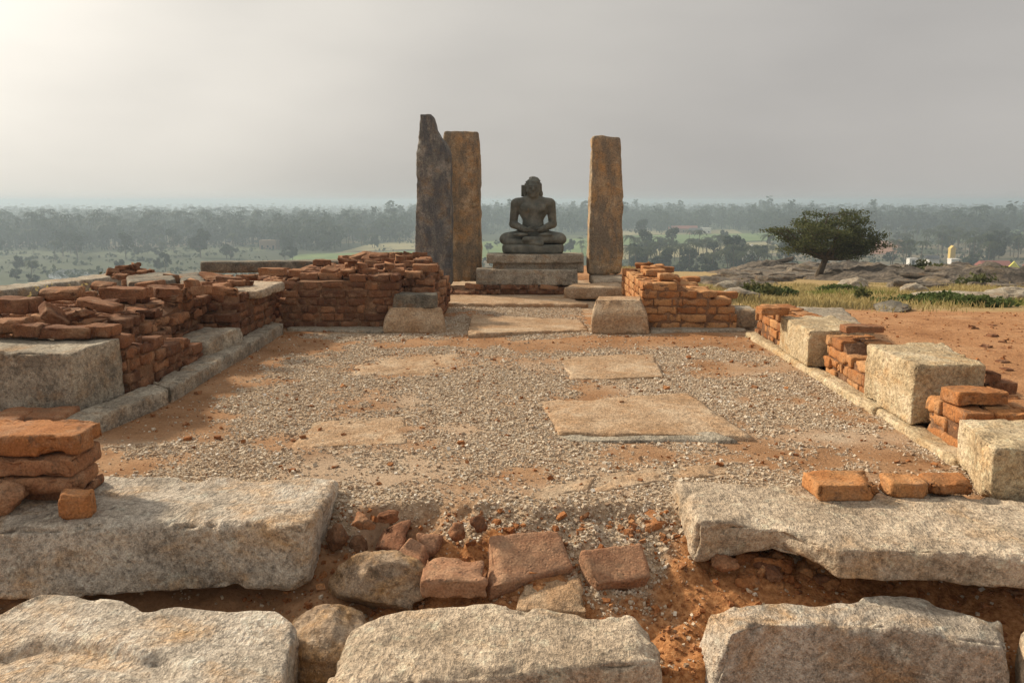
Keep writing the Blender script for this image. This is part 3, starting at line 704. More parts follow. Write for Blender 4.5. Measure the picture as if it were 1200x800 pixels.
stone('step_stone', 'flat pale stone leading to the foot of the right pillar', 'stone', [
    (D(690, 321, 14.6), D(697, 329, 13.56), D(697, 336, 13.56), D(690, 331, 14.6)), (D(730, 321, 14.6), D(738, 329, 13.56), D(738, 336, 13.56), D(730, 331, 14.6))], M['tan'], res=0.03, r=0.015, seed=75)

# ------------------------------------------------------------------ brickwork
BL, BW, BH = 0.27, 0.19, 0.085
VAR = []
for k in range(20):
    st = box_st(-BL / 2, BL / 2, -BW / 2, BW / 2, 0, BH)
    broken = k >= 12
    Vb, Fb = loft(st, 0.022, 0.007, seed=200 + k, amp=0.009 if not broken else 0.020, amp2=0.005, f1=6, f2=22, chip=0.035 if not broken else 0.12, chipf=7)
    VAR.append((Vb, Fb))
def masonry(e, nd, p0, L, rows, hprof, seed, ch=0.098, bl=0.29, bw=0.21, jit=0.012, rot=0.03, z0=0.0, push=0.02, missing=0.03, frag=0.1, gapw=0.007):
    rs = np.random.default_rng(seed)
    VV, FF, TT = [], [], []; off = 0
    e = np.array(e, float); nd = np.array(nd, float); p0 = np.array(p0, float)
    ang0 = math.atan2(e[1], e[0])
    nc = int(2.0 / ch)
    for t in range(rows):
        for k in range(nc):
            s = -rs.uniform(0.0, 0.5) * bl if True else 0
            while s < L:
                l = bl * rs.uniform(0.72, 1.12) if rs.random() > 0.2 else bl * rs.uniform(0.4, 0.6)
                a, b = max(s, -0.02), min(s + l, L + 0.02)
                s += l
                if b - a < 0.06: continue
                sm = (a + b) / 2
                h = hprof(sm, (t + 0.5) * bw)
                if z0 + (k + 1) * ch > h + rs.uniform(-0.3, 0.45) * ch: continue
                if rs.random() < missing: continue
                # skip what is buried inside
                if 0 < t < rows - 1 and z0 + (k + 2.6) * ch < hprof(sm, (t + 0.5) * bw) and bl < a and b < L - bl: continue
                i_ = rs.integers(12, 20) if rs.random() < frag else rs.integers(0, 12)
                Vb, Fb = VAR[i_]
                q = Vb * np.array([(b - a - gapw) / BL, (bw - gapw) / BW, (ch - gapw) / BH * rs.uniform(0.96, 1.04)])
                if rs.random() < 0.5: q = q * np.array([-1, -1, 1])
                m = np.array(Euler((rs.normal() * rot * 0.5, rs.normal() * rot * 0.5, ang0 + rs.normal() * rot)).to_matrix())
                c = p0 + e * (sm + rs.normal() * jit * 0.3) + nd * ((t + 0.5) * bw + rs.normal() * jit + (rs.uniform(0, push) if t == 0 else 0)) + np.array([0, 0, z0 + k * ch + 0.004])
                VV.append(q @ m.T + c); FF.append(Fb + off); off += len(Vb)
                TT.append(np.full(len(Vb), np.clip(0.45 + 0.30 * rs.normal(), 0, 1)))
    return np.concatenate(VV), np.concatenate(FF), np.concatenate(TT)
def brick_wall(label, e, nd, p0, L, rows, hprof, seed, mat='brick', core=True, bw=0.21, z0=0.0, ch=0.098, **kw):
    e = np.array(e, float); nd = np.array(nd, float); p0 = np.array(p0, float)
    root = empty('brick_wall', tuple(p0 + e * L / 2 + nd * rows * bw / 2), label, 'wall')
    inset = 0.012 + 0.7 * kw.get('push', 0.02) + 1.0 * kw.get('jit', 0.012)
    V, F, T = masonry(e, nd, p0, L, rows, hprof, seed, bw=bw, z0=z0, ch=ch, **kw)
    build('brickwork', V, [F], M[mat], tone=T, parent=root)
    if core:
        ns = max(3, int(L / 0.3)); sts = []
        nt = max(2, rows)
        S_ = np.linspace(inset, L - inset, ns * 3); T_ = np.linspace(inset, rows * bw - inset, nt * 3)
        hh = np.array([[max(0.02, hprof(s, t) - ch * 0.85) for t in T_] for s in S_])
        hh = hh + 0.02 * fbm2(S_[:, None] + 0 * T_, T_[None, :] + 0 * S_[:, None], 6.0, 3, seed)
        A, B = len(S_), len(T_)
        top = np.array([[p0 + e * s + nd * t + np.array([0, 0, h]) for t, h in zip(T_, hr)] for s, hr in zip(S_, hh)])
        bot = top.copy(); bot[:, :, 2] = z0 - 0.05
        V = np.concatenate([top.reshape(-1, 3), bot.reshape(-1, 3)])
        ix = lambda a, b, o=0: o + a * B + b
        i, j = [q.ravel() for q in np.meshgrid(np.arange(A - 1), np.arange(B - 1), indexing='ij')]
        F = [np.stack([ix(i, j), ix(i + 1, j), ix(i + 1, j + 1), ix(i, j + 1)], 1)]
        o = A * B
        for a0 in (0, A - 1):
            j = np.arange(B - 1); z = 0 * j + a0; F.append(np.stack([ix(z, j), ix(z, j + 1), ix(z, j + 1, o), ix(z, j, o)], 1))
        for b0 in (0, B - 1):
            i = np.arange(A - 1); z = 0 * i + b0; F.append(np.stack([ix(i, z), ix(i + 1, z), ix(i + 1, z, o), ix(i, z, o)], 1))
        build('earth_core', V, [np.concatenate(F)], M['core'], smooth=False, parent=root, tone=np.full(len(V), 0.5))
    return root
nz = lambda s, t, sc, sd: float(fbm2(np.array([s]), np.array([t]), sc, 2, sd)[0])
X, Y, Z = np.array([1., 0, 0]), np.array([0, 1., 0]), np.array([0, 0, 1.])

# left side: bench of bricks beside the kerb, the rubble mass behind it, the stepped end
h_bench = lambda s, t: 0.56 - 0.19 * s + 0.03 * nz(s, t, 3, 1)
brick_wall('low brick bench of five courses right behind the large left block', Y, -X, (-3.14, 6.10, 0), 1.42, 2, h_bench, 301, missing=0.0, z0=0.07)
def h_mass(s, t):                          # s = y - 6.02, t = -(x + 3.52)
    h = 0.62 + 0.11 * nz(s, t, 1.4, 2) - 0.06 * sst(0.35, 0.0, s) - 0.09 * sst(2.5, 5.5, s) - 0.08 * sst(0.8, 1.6, t)
    if s < 0.45: h = min(h, 0.70 + 0.05 * nz(s, t, 3, 4))
    return h
brick_wall('long tumbled brick wall heaped along the left side of the court', Y, -X, (-3.50, 6.14, 0), 6.2, 8, h_mass, 302, jit=0.022, rot=0.13, push=0.05, missing=0.02, frag=0.6, z0=0.0, bl=0.24, gapw=0.012)
h_end = lambda s, t: 0.45 + 0.22 * sst(0.22, 0.30, s) - 0.14 * sst(0.52, 0.58, s)
brick_wall('stepped brick pier at the far end of the left wall', Y, -X, (-3.20, 8.50, 0), 1.45, 2, h_end, 303, missing=0.0)
# back wall left of the gap
h_bw = lambda s, t: 0.69 + 0.02 * nz(s, t, 2, 6) + 0.05 * sst(0.5, 2.0, t) - 0.3 * sst(0.22, 0.02, s) * sst(0.6, 0.1, t)
brick_wall('brick wall with a flat dark front closing the court left of the gap', X, Y, (-3.18, 10.0, 0), 1.50, 9, h_bw, 304, gapw=0.005, jit=0.006, rot=0.015, push=0.008, missing=0.0, frag=0.03)
h_bx = lambda s, t: 0.75 - 0.28 * sst(0.18, 0.40, s) + 0.05 * sst(0.3, 1.4, t)
brick_wall('stepped end of the left back wall beside the dark split pillar', X, Y, (-1.66, 10.45, 0), 0.42, 8, h_bx, 305, jit=0.012, rot=0.05, missing=0.0, frag=0.2)
# right of the gap
def h_or(s, t):
    return 0.65 - 0.10 * sst(0.48, 0.56, s) - 0.09 * sst(0.80, 0.86, s) - 0.13 * sst(0.95, 1.05, s)
brick_wall('orange brick wall stepping down right of the gap', X, Y, (1.40, 10.02, 0), 1.16, 11, h_or, 306, mat='brick_orange', gapw=0.005, jit=0.006, rot=0.015, push=0.01, missing=0.0, frag=0.05)
brick_wall('low broken bricks below the left pillars beside the pedestal', X, Y, (-1.50, 13.2, 0), 0.62, 4, lambda s, t: 0.16 + 0.10 * t + 0.08 * nz(s, t, 4, 9), 307, jit=0.03, rot=0.2, frag=0.6, z0=0.02)
brick_wall('rough course of bricks carrying the lowest pedestal slab', X, Y, (-0.88, 13.80, 0), 1.86, 2, lambda s, t: 0.20, 308, jit=0.025, rot=0.10, frag=0.5, missing=0.06, ch=0.085)
# right side piers
brick_wall('farthest brick pier on the right, next to the grey stone', Y, X, (2.68, 8.52, 0), 1.05, 2, lambda s, t: 0.44 + 0.02 * nz(s, t, 3, 3), 309, mat='brick_orange', jit=0.008, rot=0.02, missing=0.0)
brick_wall('brick pier between the two middle granite blocks on the right', Y, X, (2.70, 6.34, 0), 1.02, 2, lambda s, t: 0.34 + 0.12 * sst(0.55, 0.65, s), 310, mat='brick_orange', jit=0.008, rot=0.025, missing=0.0)
brick_wall('low brick pier between the nearest two granite blocks on the right', Y, X, (2.70, 4.70, 0), 0.72, 3, lambda s, t: 0.24 + 0.11 * sst(0.2, 0.32, s), 311, mat='brick_orange', jit=0.008, rot=0.02, missing=0.0)

# ------------------------------------------------------------------ loose bricks
PROTO = []
for k in range(8):
    Vb, Fb = loft(box_st(-BL / 2, BL / 2, -BW / 2, BW / 2, 0, BH), 0.014, 0.008, seed=400 + k, amp=0.014, amp2=0.005, f1=5, f2=18, chip=(0.05, 0.06, 0.03, 0.05, 0.12, 0.14, 0.16, 0.12)[k], chipf=6)
    o = build('loose_brick', Vb, [Fb], M['brick'], tone=np.full(len(Vb), 0.5), origin=(0, 0, 0))
    me2 = o.data.copy(); me2.materials[0] = M['brick_orange']
    PROTO.append((o.data, me2))
    bpy.data.objects.remove(o)
def loose(x, y, z, rz, label, group=None, kind=0, orange=False, tilt=(0, 0), sc=(1, 1, 1), name='loose_brick'):
    o = bpy.data.objects.new(name, PROTO[kind][1 if orange else 0])
    COL.objects.link(o); o.location = (x, y, z); o.rotation_euler = (tilt[0], tilt[1], rz); o.scale = sc
    return tag(o, label, 'brick', group)
def loose_px(px, py, z, *a, **k):
    p = P(px, py, z); return loose(p[0], p[1], z, *a, **k)
rs = np.random.default_rng(12)
gl = 'loose bricks on the tumbled left wall'
ll = 'loose weathered brick lying on top of the tumbled left wall'
for px, py, rz, kd in [(120, 338, 0.1, 1), (150, 344, -0.4, 4), (178, 338, 0.3, 0), (196, 345, 0.9, 5), (214, 338, 0.2, 2), (232, 344, -0.3, 6), (250, 336, 0.5, 3), (262, 343, 0.1, 4),
                       (222, 330, 0.4, 5), (244, 327, -0.2, 1), (268, 330, 0.3, 0), (206, 333, 1.2, 6), (185, 331, 0.0, 2), (282, 336, 0.8, 7), (160, 333, 0.2, 3), (290, 326, 0.1, 4), (140, 350, 0.3, 7), (100, 348, 0.6, 5)]:
    y_ = 7.4
    for _ in range(3):
        p = D(px, py, y_); h = h_mass(y_ - 6.14, -(p[0] + 3.5)); y_ = P(px, py, h + 0.03)[1]
    p = P(px, py, h)
    loose(p[0], p[1], p[2] - 0.02, rz + rs.normal() * 0.2, ll, gl, kd, tilt=tuple(rs.normal(0, 0.16, 2)), sc=(rs.uniform(0.8, 1.25), rs.uniform(0.8, 1.25), rs.uniform(0.8, 1.2)))
# the ones that can be told apart on the left
loose_px(22, 366, 0.66, 0.05, 'thick brown brick at the left picture edge above the large block, upper row', kind=0, sc=(1.25, 1.3, 1.5))
loose_px(12, 392, 0.58, 0.03, 'thick brown brick at the left picture edge resting on the large block', kind=1, sc=(1.0, 1.0, 1.35))
loose_px(40, 394, 0.57, -0.05, 'square brown brick end on the large block, second from the left', kind=2, sc=(0.75, 1.0, 1.2))
loose_px(82, 395, 0.56, 0.04, 'long flat brick lying along the back of the large block', kind=3, sc=(1.45, 1.0, 1.0))
loose_px(122, 393, 0.56, 0.06, 'short brick at the right end of the row on the large block', kind=0, sc=(0.8, 1, 1.0))
loose_px(64, 376, 0.64, 0.9, 'brick fragment leaning steeply in the heap behind the large block', kind=5, tilt=(0.5, 0.6))
loose_px(92, 374, 0.64, -0.3, 'brown brick slanting in the heap behind the large block', kind=4, tilt=(0.1, -0.3))
loose_px(118, 362, 0.68, -0.25, 'long bright edged brick lying aslant on the heap behind the large block', kind=3, sc=(1.5, 0.9, 0.8), tilt=(0.05, 0.14))
loose_px(72, 352, 0.72, 0.15, 'reddish brick on the crest of the heap near the plinth beam', kind=1, sc=(1.3, 1.1, 1.2), tilt=(0.1, 0))
loose_px(150, 350, 0.70, 0.1, 'widest flat brick in the middle of the left heap', kind=2, sc=(1.5, 1.3, 1.3))
# brick heap on the far corner
for k, (px, py) in enumerate([(132, 320), (142, 318), (152, 318), (162, 317), (172, 319), (147, 313), (158, 312), (140, 323)]):
    loose_px(px, py + 3, 0.60 + (0.06 if k in (5, 6) else 0), rs.uniform(0, 3), 'dark brick in the small heap on the far left corner', 'bricks in the far corner heap', int(rs.integers(4, 8)), tilt=tuple(rs.normal(0, 0.25, 2)), sc=(0.8, 0.8, 0.75))
# back wall tops
for k in range(16):
    s, t = rs.uniform(0.1, 1.4), rs.uniform(0.15, 1.8)
    loose(-3.18 + s, 10.0 + t, h_bw(s, t) - 0.035, rs.uniform(-0.3, 0.3) + (1.57 if rs.random() < 0.3 else 0), 'loose brick on the broad top of the left back wall', 'loose bricks on the left back wall', int(rs.integers(0, 8)), tilt=tuple(rs.normal(0, 0.10, 2)))
for k, px in enumerate([407, 421, 431, 446, 452, 463, 477, 483, 492, 440, 470]):
    p = D(px, 302, 12.0)
    loose(p[0], 12.0 + rs.normal() * 0.12 - (0.3 if k > 8 else 0), 0.71 + 0.03 * rs.random(), rs.normal() * 0.5, 'loose brick in the raised row at the back of the left back wall', 'raised row of bricks on the back wall', int(rs.integers(0, 8)), tilt=tuple(rs.normal(0, 0.14, 2)), sc=(rs.uniform(0.7, 1.1), 1, rs.uniform(0.8, 1.2)))
loose(-1.42, 10.75, 0.66, 0.1, 'thick brick on the stepped wall end beside the dark split pillar, uppermost', kind=0, sc=(1.2, 1.1, 1.2))
loose(-3.28, 10.14, 0.66, 0.12, 'single thick brick behind the flat pale stone in the inner left corner', kind=2, sc=(1.2, 1.1, 1.2))
lo = 'loose brick on top of the orange wall right of the gap'
for k in range(4):
    s, t = rs.uniform(0.1, 0.5), rs.uniform(1.0, 2.0)
    loose(1.40 + s, 10.02 + t, h_or(s, t) - 0.03, rs.normal() * 0.15 + (1.57 if rs.random() < 0.3 else 0), lo, 'loose bricks on the orange wall', int(rs.integers(0, 8)), True, tilt=tuple(rs.normal(0, 0.06, 2)))
# right side, told apart
loose_px(986, 578, 0.075, 0.05, 'hexagonal worn brick on the broad flat slab, left of the pair', kind=5, orange=True, sc=(1.25, 1.25, 1.05))
loose_px(1058, 577, 0.075, 0.02, 'left brick of the pair set side by side on the broad flat slab', kind=0, orange=True, sc=(0.72, 0.9, 0.95))
loose_px(1108, 577, 0.075, -0.03, 'right brick of the pair set side by side on the broad flat slab', kind=1, orange=True, sc=(0.85, 0.9, 0.95))
loose_px(1125, 440, 0.10, 0.5, 'orange brick leaning behind the bright faced block', kind=4, orange=True, tilt=(0, 0.2))
loose_px(1140, 452, 0.10, 0.1, 'dark brick lying flat on the soil behind the low pier', kind=1, sc=(1.1, 1, 1.1))
loose_px(1164, 460, 0.10, 0.05, 'rounded end brick on the soil, farthest right of the three', kind=6, sc=(1.0, 0.9, 1.2))
loose_px(1140, 471, 0.30, 0.15, 'thick brick on top of the low pier', kind=2, orange=True, sc=(1.35, 1.2, 1.1))
loose_px(905, 368, 0.43, 0.1, 'brick lying loose on the farthest right pier', kind=3, orange=True, sc=(1.1, 1, 0.9))
loose(2.93, 7.12, 0.45, 0.08, 'dark flat brick on the pier between the two middle blocks', kind=2, sc=(1.3, 1, 0.8))
loose_px(850, 349, 0.34, 0.0, 'brick on the low right end of the orange wall', kind=0, orange=True, sc=(1.1, 1, 1))
gs = 'broken bricks strewn on the red soil'
for k in range(26):
    px, py = rs.uniform(1010, 1230), rs.uniform(374, 440)
    if px < 1130 and py > 400: continue
    loose_px(px, py, 0.04, rs.uniform(0, 3), 'small brick bit strewn on the red soil beyond the right blocks', gs, int(rs.integers(4, 8)), sc=(rs.uniform(0.2, 0.5),) * 3)

# the stack on the huge slab
def big_brick(label, bl, br, fr, fl, z, th, seed, tl=(0, 0, 0, 0)):
    c = [P(q[0], q[1], z) for q in (bl, br, fr, fl)]
    st = [(c[0], c[3], c[3] - (0, 0, th), c[0] - (0, 0, th)), (c[1], c[2], c[2] - (0, 0, th), c[1] - (0, 0, th))]
    return stone('large_brick', label, 'brick', st, M['brick_orange' if seed == 501 else 'brick'], res=0.014, r=0.02, seed=seed, amp=0.014, amp2=0.005, chip=0.05, f1=3.5)
big_brick('broad orange brick on top of the stack on the huge slab', (-70, 492), (122, 491), (90, 511), (-70, 511), 0.435, 0.105, 501)
big_brick('second brick from the top in the stack on the huge slab', (-70, 516), (119, 515), (84, 538), (-70, 538), 0.327, 0.10, 502)
big_brick('third brick from the top in the stack, dark underneath', (-70, 541), (116, 540), (88, 562), (-70, 562), 0.224, 0.075, 503)
big_brick('lowest brick of the stack, directly on the huge slab', (-70, 552), (122, 552), (96, 574), (-70, 574), 0.147, 0.062, 504)
stone('brick_lump', 'small cubic brick lump alone on the huge slab', 'brick', turned(box_st(-0.07, 0.07, -0.06, 0.06, 0, 0.12), P(91, 604, 0.085), rz=0.35, ry=0.05), M['brick_orange'], res=0.008, r=0.018, seed=510, amp=0.02, amp2=0.005, chip=0.06, f1=8)
rock('brick_lump', 'brown lump at the left picture edge before the stack', 'brick', P(2, 585, 0.15), (0.11, 0.09, 0.08), M['brick'], seed=511, res=0.012, amp=0.2)
rock('brick_lump', 'small pebble sized brick lump leaning against the stack', 'brick', P(15, 564, 0.19), (0.05, 0.05, 0.04), M['brick'], seed=512, res=0.01, amp=0.2)
rock('brick_lump', 'second small brick lump leaning against the stack', 'brick', P(27, 572, 0.17), (0.045, 0.05, 0.05), M['brick'], seed=513, res=0.01, amp=0.2)
for k, (a, b, lab, w) in enumerate([((10, 480), (70, 476), 'brick slab lying flat between the stack and the large block', 0.5), ((-30, 486), (20, 478), 'narrow brick slab at the left edge behind the stack', 0.3)]):
    p = P(a[0] + 25, a[1] + 4, 0.16)
    stone('large_brick', lab, 'brick', turned(box_st(-w / 2, w / 2, -0.14, 0.14, -0.09, 0.0), p + (0, 0.05, 0), rz=0.1, rx=0.05), M['brick'], res=0.02, seed=520 + k, r=0.02)

# ------------------------------------------------------------------ gravel
def pebbles(pos, rad, seed):
    rs = np.random.default_rng(seed)
    n = len(pos)
    base = np.array([[-1, -1, -1], [1, -1, -1], [1, 1, -1], [-1, 1, -1], [-1, -1, 1], [1, -1, 1], [1, 1, 1], [-1, 1, 1]], float) * 0.62
    q = base[None] * rs.uniform(0.55, 1.25, (n, 8, 3)) * rs.uniform(0.7, 1.3, (n, 1, 3)) * np.array([1, 1, 0.75])
    a = rs.uniform(0, 2 * math.pi, n); b = rs.normal(0, 0.5, n)
    ca, sa, cb, sb = np.cos(a), np.sin(a), np.cos(b), np.sin(b)
    x, y, z = q[..., 0], q[..., 1], q[..., 2]
    y, z = y * cb[:, None] - z * sb[:, None], y * sb[:, None] + z * cb[:, None]
    x, y = x * ca[:, None] - y * sa[:, None], x * sa[:, None] + y * ca[:, None]
    V = np.stack([x, y, z], -1) * rad[:, None, None] + pos[:, None, :]
    f = np.array([[0, 3, 2, 1], [4, 5, 6, 7], [0, 1, 5, 4], [1, 2, 6, 5], [2, 3, 7, 6], [3, 0, 4, 7]])
    F = (f[None] + 8 * np.arange(n)[:, None, None]).reshape(-1, 4)
    t = np.repeat(np.clip(rs.normal(0.48, 0.24, n), 0, 1), 8)
    return V.reshape(-1, 3), F, t
def in_poly(x, y, poly):
    c = np.zeros(len(x), bool)
    for k in range(len(poly)):
        x1, y1 = poly[k]; x2, y2 = poly[(k + 1) % len(poly)]
        c ^= ((y1 > y) != (y2 > y)) & (x < (x2 - x1) * (y - y1) / (y2 - y1 + 1e-12) + x1)
    return c
n = 330000
x = rng.uniform(-3.0, 2.62, n); y = 2.9 + 10.2 * rng.random(n) ** 1.25
d = gravel_d(x, y)
keep = rng.random(n) < np.clip(sst(0.12, 0.85, d) * 1.05 + 0.03, 0, 1)
for pl in FLAGS:
    keep &= ~(in_poly(x, y, pl) & (rng.random(n) < 0.965))
keep &= ~((y > 9.6) & ((x < -1.2) | (x > 0.75)))
x, y = x[keep], y[keep]
sz = np.clip(rng.lognormal(math.log(0.0062), 0.46, len(x)), 0.0028, 0.019)
z = floor_z(x, y) + sz * 0.25
V, F, T = pebbles(np.stack([x, y, z], 1), sz, 5)
g = build('gravel', V, [F], M['gravel'], smooth=False, tone=T, origin=(0, 0, 0)); g['kind'] = 'stuff'
# crumbs of brick and earth on the soil ramp and round the walls
n = 5200
x = np.concatenate([rng.uniform(-1.4, 2.6, 5200), rng.uniform(-3.0, 2.6, 1600), rng.uniform(3.0, 9.0, 1700)]); y = np.concatenate([rng.uniform(2.6, 4.05, 5200), rng.uniform(4.3, 9.8, 1600), rng.uniform(4.5, 11.5, 1700)])
sz = np.clip(rng.lognormal(math.log(0.008), 0.6, len(x)), 0.003, 0.035)
z = np.where(x > 2.9, tz(x, y), floor_z(x, y)) + sz * 0.2
V, F, T = pebbles(np.stack([x, y, z], 1), sz, 6)
g = build('rubble', V, [F], M['clod'], smooth=False, tone=T, origin=(0, 0, 0)); g['kind'] = 'stuff'

# ------------------------------------------------------------------ pillars and pedestal
def pillar(name, label, prof, yf, depth, mat, seed, lean=0.0, z_bot=None, **kw):
    sts = []
    for py, l, r_ in prof:
        a, b = D(l, py, yf + lean * 0), D(r_, py, yf)
        z = (a[2] + b[2]) / 2
        if z_bot is not None and py == prof[0][0]: z = z_bot
        sts.append((np.array([a[0], yf + depth, z]), np.array([a[0], yf, z]), np.array([b[0], yf, z]), np.array([b[0], yf + depth, z])))
    kw = dict(dict(res=0.03, r=0.03, amp=0.03, amp2=0.008, f1=2.4, f2=10, chip=0.05), **kw)
    return stone(name, label, 'pillar', sts, M[mat], seed=seed, **kw)
pillar('stone_pillar', 'tallest dark grey pillar with a split jagged top', [(335, 487, 529), (300, 485.5, 529), (258, 486, 528.5), (220, 487.5, 527.5), (180, 487.5, 527), (168, 489, 522), (160, 489.5, 515), (150, 490.5, 509.5), (134, 492, 506)], 13.9, 0.5, 'pillar_grey', 81)
pillar('stone_pillar', 'rust stained pillar standing just behind the dark split one', [(330, 522, 562.5), (290, 521, 563), (220, 520, 562), (170, 520, 561.5), (154, 520.5, 560)], 14.75, 0.5, 'pillar', 82)
pillar('stone_pillar', 'rust stained pillar alone on the right of the statue', [(322, 690, 728), (300, 689.5, 730.5), (260, 691, 730), (200, 693, 729.5), (160, 694, 728)], 14.4, 0.5, 'pillar', 83)
stone('pedestal_slab', 'thick lowest slab of the statue pedestal', 'pedestal', [
    (D(559, 313, 14.6), D(558, 315.5, 13.88), D(558, 334, 13.86), D(559, 334, 14.6)), (D(676, 314, 14.6), D(677, 316.5, 13.88), D(677, 334.5, 13.86), D(676, 334, 14.6))], M['grey'], res=0.022, r=0.012, seed=84, amp=0.006, chip=0.02)
stone('pedestal_slab', 'recessed middle slab of the statue pedestal', 'pedestal', [
    (D(578, 307, 15.0), D(578, 307, 14.16), D(577, 316, 14.16), D(577, 316, 15.0)), (D(684, 307, 15.0), D(684, 307, 14.16), D(684, 320, 14.16), D(684, 320, 15.0))], M['grey'], res=0.025, r=0.012, seed=85, amp=0.006, chip=0.02)
stone('pedestal_slab', 'dark top slab directly under the statue', 'pedestal', [
    (D(572, 296, 15.05), D(570, 298, 14.08), D(570, 308.5, 14.08), D(572, 308, 15.05)), (D(683, 296, 15.05), D(684, 298, 14.08), D(684, 308.5, 14.08), D(683, 308, 15.05))], M['grey'], res=0.022, r=0.012, seed=86, amp=0.005, chip=0.02)

# ------------------------------------------------------------------ the seated statue: one continuous carved figure
def surface_nets(f, lo, h):
    nx, ny, nz_ = f.shape
    s = f < 0
    corners = [(0, 0, 0), (1, 0, 0), (0, 1, 0), (1, 1, 0), (0, 0, 1), (1, 0, 1), (0, 1, 1), (1, 1, 1)]
    sl = lambda a, c: a[c[0]:nx - 1 + c[0], c[1]:ny - 1 + c[1], c[2]:nz_ - 1 + c[2]]
    cnt = sum(sl(s, c).astype(np.int8) for c in corners)
    act = (cnt > 0) & (cnt < 8)
    idx = np.full(act.shape, -1, np.int64); ci = np.argwhere(act); idx[act] = np.arange(len(ci))
    acc = np.zeros((len(ci), 3)); num = np.zeros(len(ci))
    for a in range(8):
        for b in range(a + 1, 8):
            ca, cb = np.array(corners[a]), np.array(corners[b])
            if np.abs(ca - cb).sum() != 1: continue
            fa, fb = f[tuple((ci + ca).T)], f[tuple((ci + cb).T)]
            m = (fa < 0) != (fb < 0)
            t = np.where(m, fa / np.where(m, fa - fb, 1), 0)
            acc[m] += (ca + (cb - ca) * t[:, None])[m]; num[m] += 1
    V = (ci + acc / num[:, None]) * h + lo
    F = []
    for ax in range(3):
        o1, o2 = [(1, 2), (2, 0), (0, 1)][ax]
        g = [slice(None)] * 3; g2 = [slice(None)] * 3
        g[ax] = slice(0, -1); g2[ax] = slice(1, None)
        e = s[tuple(g)] != s[tuple(g2)]
        p = np.argwhere(e)
        ok = (p[:, o1] > 0) & (p[:, o2] > 0) & (p[:, o1] < f.shape[o1] - 1) & (p[:, o2] < f.shape[o2] - 1)
        p = p[ok]
        d1, d2 = np.zeros(3, int), np.zeros(3, int); d1[o1] = 1; d2[o2] = 1
        q = np.stack([idx[tuple((p - d1 - d2).T)], idx[tuple((p - d2).T)], idx[tuple(p.T)], idx[tuple((p - d1).T)]], 1)
        inside = s[tuple(p.T)]
        q[~inside] = q[~inside][:, ::-1]
        F.append(q[(q >= 0).all(1)])
    return V, np.concatenate(F)
def smin(a, b, k):
    hh = np.clip(0.5 + 0.5 * (b - a) / k, 0, 1)
    return b * (1 - hh) + a * hh - k * hh * (1 - hh)
def sdf_mesh(prims, lo, hi, h):
    ax = [np.arange(l, u, h) for l, u in zip(lo, hi)]
    G = np.stack(np.meshgrid(*ax, indexing='ij'), -1).astype(np.float32)
    f = np.full(G.shape[:3], 9.0, np.float32)
    for kind, k, *a in prims:
        if kind == 'e':
            c, r_ = np.array(a[0], np.float32), np.array(a[1], np.float32)
            q = (G - c); k0 = np.linalg.norm(q / r_, axis=-1); k1 = np.linalg.norm(q / (r_ * r_), axis=-1)
            d = k0 * (k0 - 1) / np.maximum(k1, 1e-6)
        else:
            p, q_, r0, r1 = np.array(a[0], np.float32), np.array(a[1], np.float32), a[2], a[3]
            ab = q_ - p; t = np.clip(((G - p) @ ab) / float(ab @ ab), 0, 1)
            d = np.linalg.norm(G - p - t[..., None] * ab, axis=-1) - (r0 + (r1 - r0) * t)
        f = smin(f, d, k) if k > 0 else np.minimum(f, d)
    return surface_nets(f, np.array(lo), h)
PR = [('e', 0.05, (0, 0.03, 0.27), (0.25, 0.18, 0.15)), ('e', 0.05, (0, 0.01, 0.47), (0.195, 0.145, 0.22)), ('e', 0.06, (0, 0.02, 0.72), (0.25, 0.15, 0.21)),
      ('c', 0.05, (-0.26, 0.03, 0.865), (0.26, 0.03, 0.865), 0.095, 0.095), ('c', 0.06, (-0.14, 0.03, 0.91), (0, 0.02, 0.99), 0.06, 0.06), ('c', 0.06, (0.14, 0.03, 0.91), (0, 0.02, 0.99), 0.06, 0.06),
      ('c', 0.04, (0, 0.02, 0.92), (0, 0.0, 1.10), 0.082, 0.076), ('e', 0.03, (0, -0.005, 1.205), (0.112, 0.135, 0.155)), ('e', 0.03, (0, -0.055, 1.125), (0.080, 0.078, 0.072))]
for s in (-1, 1):
    PR += [('e', 0.04, (s * 0.115, -0.085, 0.77), (0.115, 0.055, 0.085)), ('e', 0.01, (s * 0.115, -0.138, 0.745), (0.014, 0.012, 0.014)),
           ('c', 0.035, (s * 0.315, 0.035, 0.855), (s * 0.355, 0.06, 0.50), 0.088, 0.072), ('c', 0.025, (s * 0.355, 0.05, 0.485), (s * 0.13, -0.25, 0.40), 0.074, 0.047),
           ('c', 0.03, (s * 0.16, 0.02, 0.25), (s * 0.47, -0.12, 0.235), 0.145, 0.112), ('e', 0.03, (s * 0.49, -0.14, 0.225), (0.11, 0.115, 0.092)),
           ('c', 0.02, (s * 0.46, -0.20, 0.205 + 0.03 * s), (-s * 0.14, -0.335, 0.195 + 0.035 * s), 0.078, 0.052),
           ('e', 0.02, (s * 0.22, -0.29, 0.315), (0.13, 0.048, 0.032)), ('c', 0.012, (s * 0.118, 0.02, 1.27), (s * 0.125, 0.02, 1.10), 0.022, 0.020),
           ('e', 0.012, (s * 0.044, -0.122, 1.222), (0.030, 0.018, 0.013)), ('c', 0.012, (s * 0.018, -0.137, 1.250), (s * 0.072, -0.112, 1.252), 0.010, 0.008),
           ('e', 0.03, (s * 0.055, -0.095, 1.165), (0.035, 0.03, 0.035))]
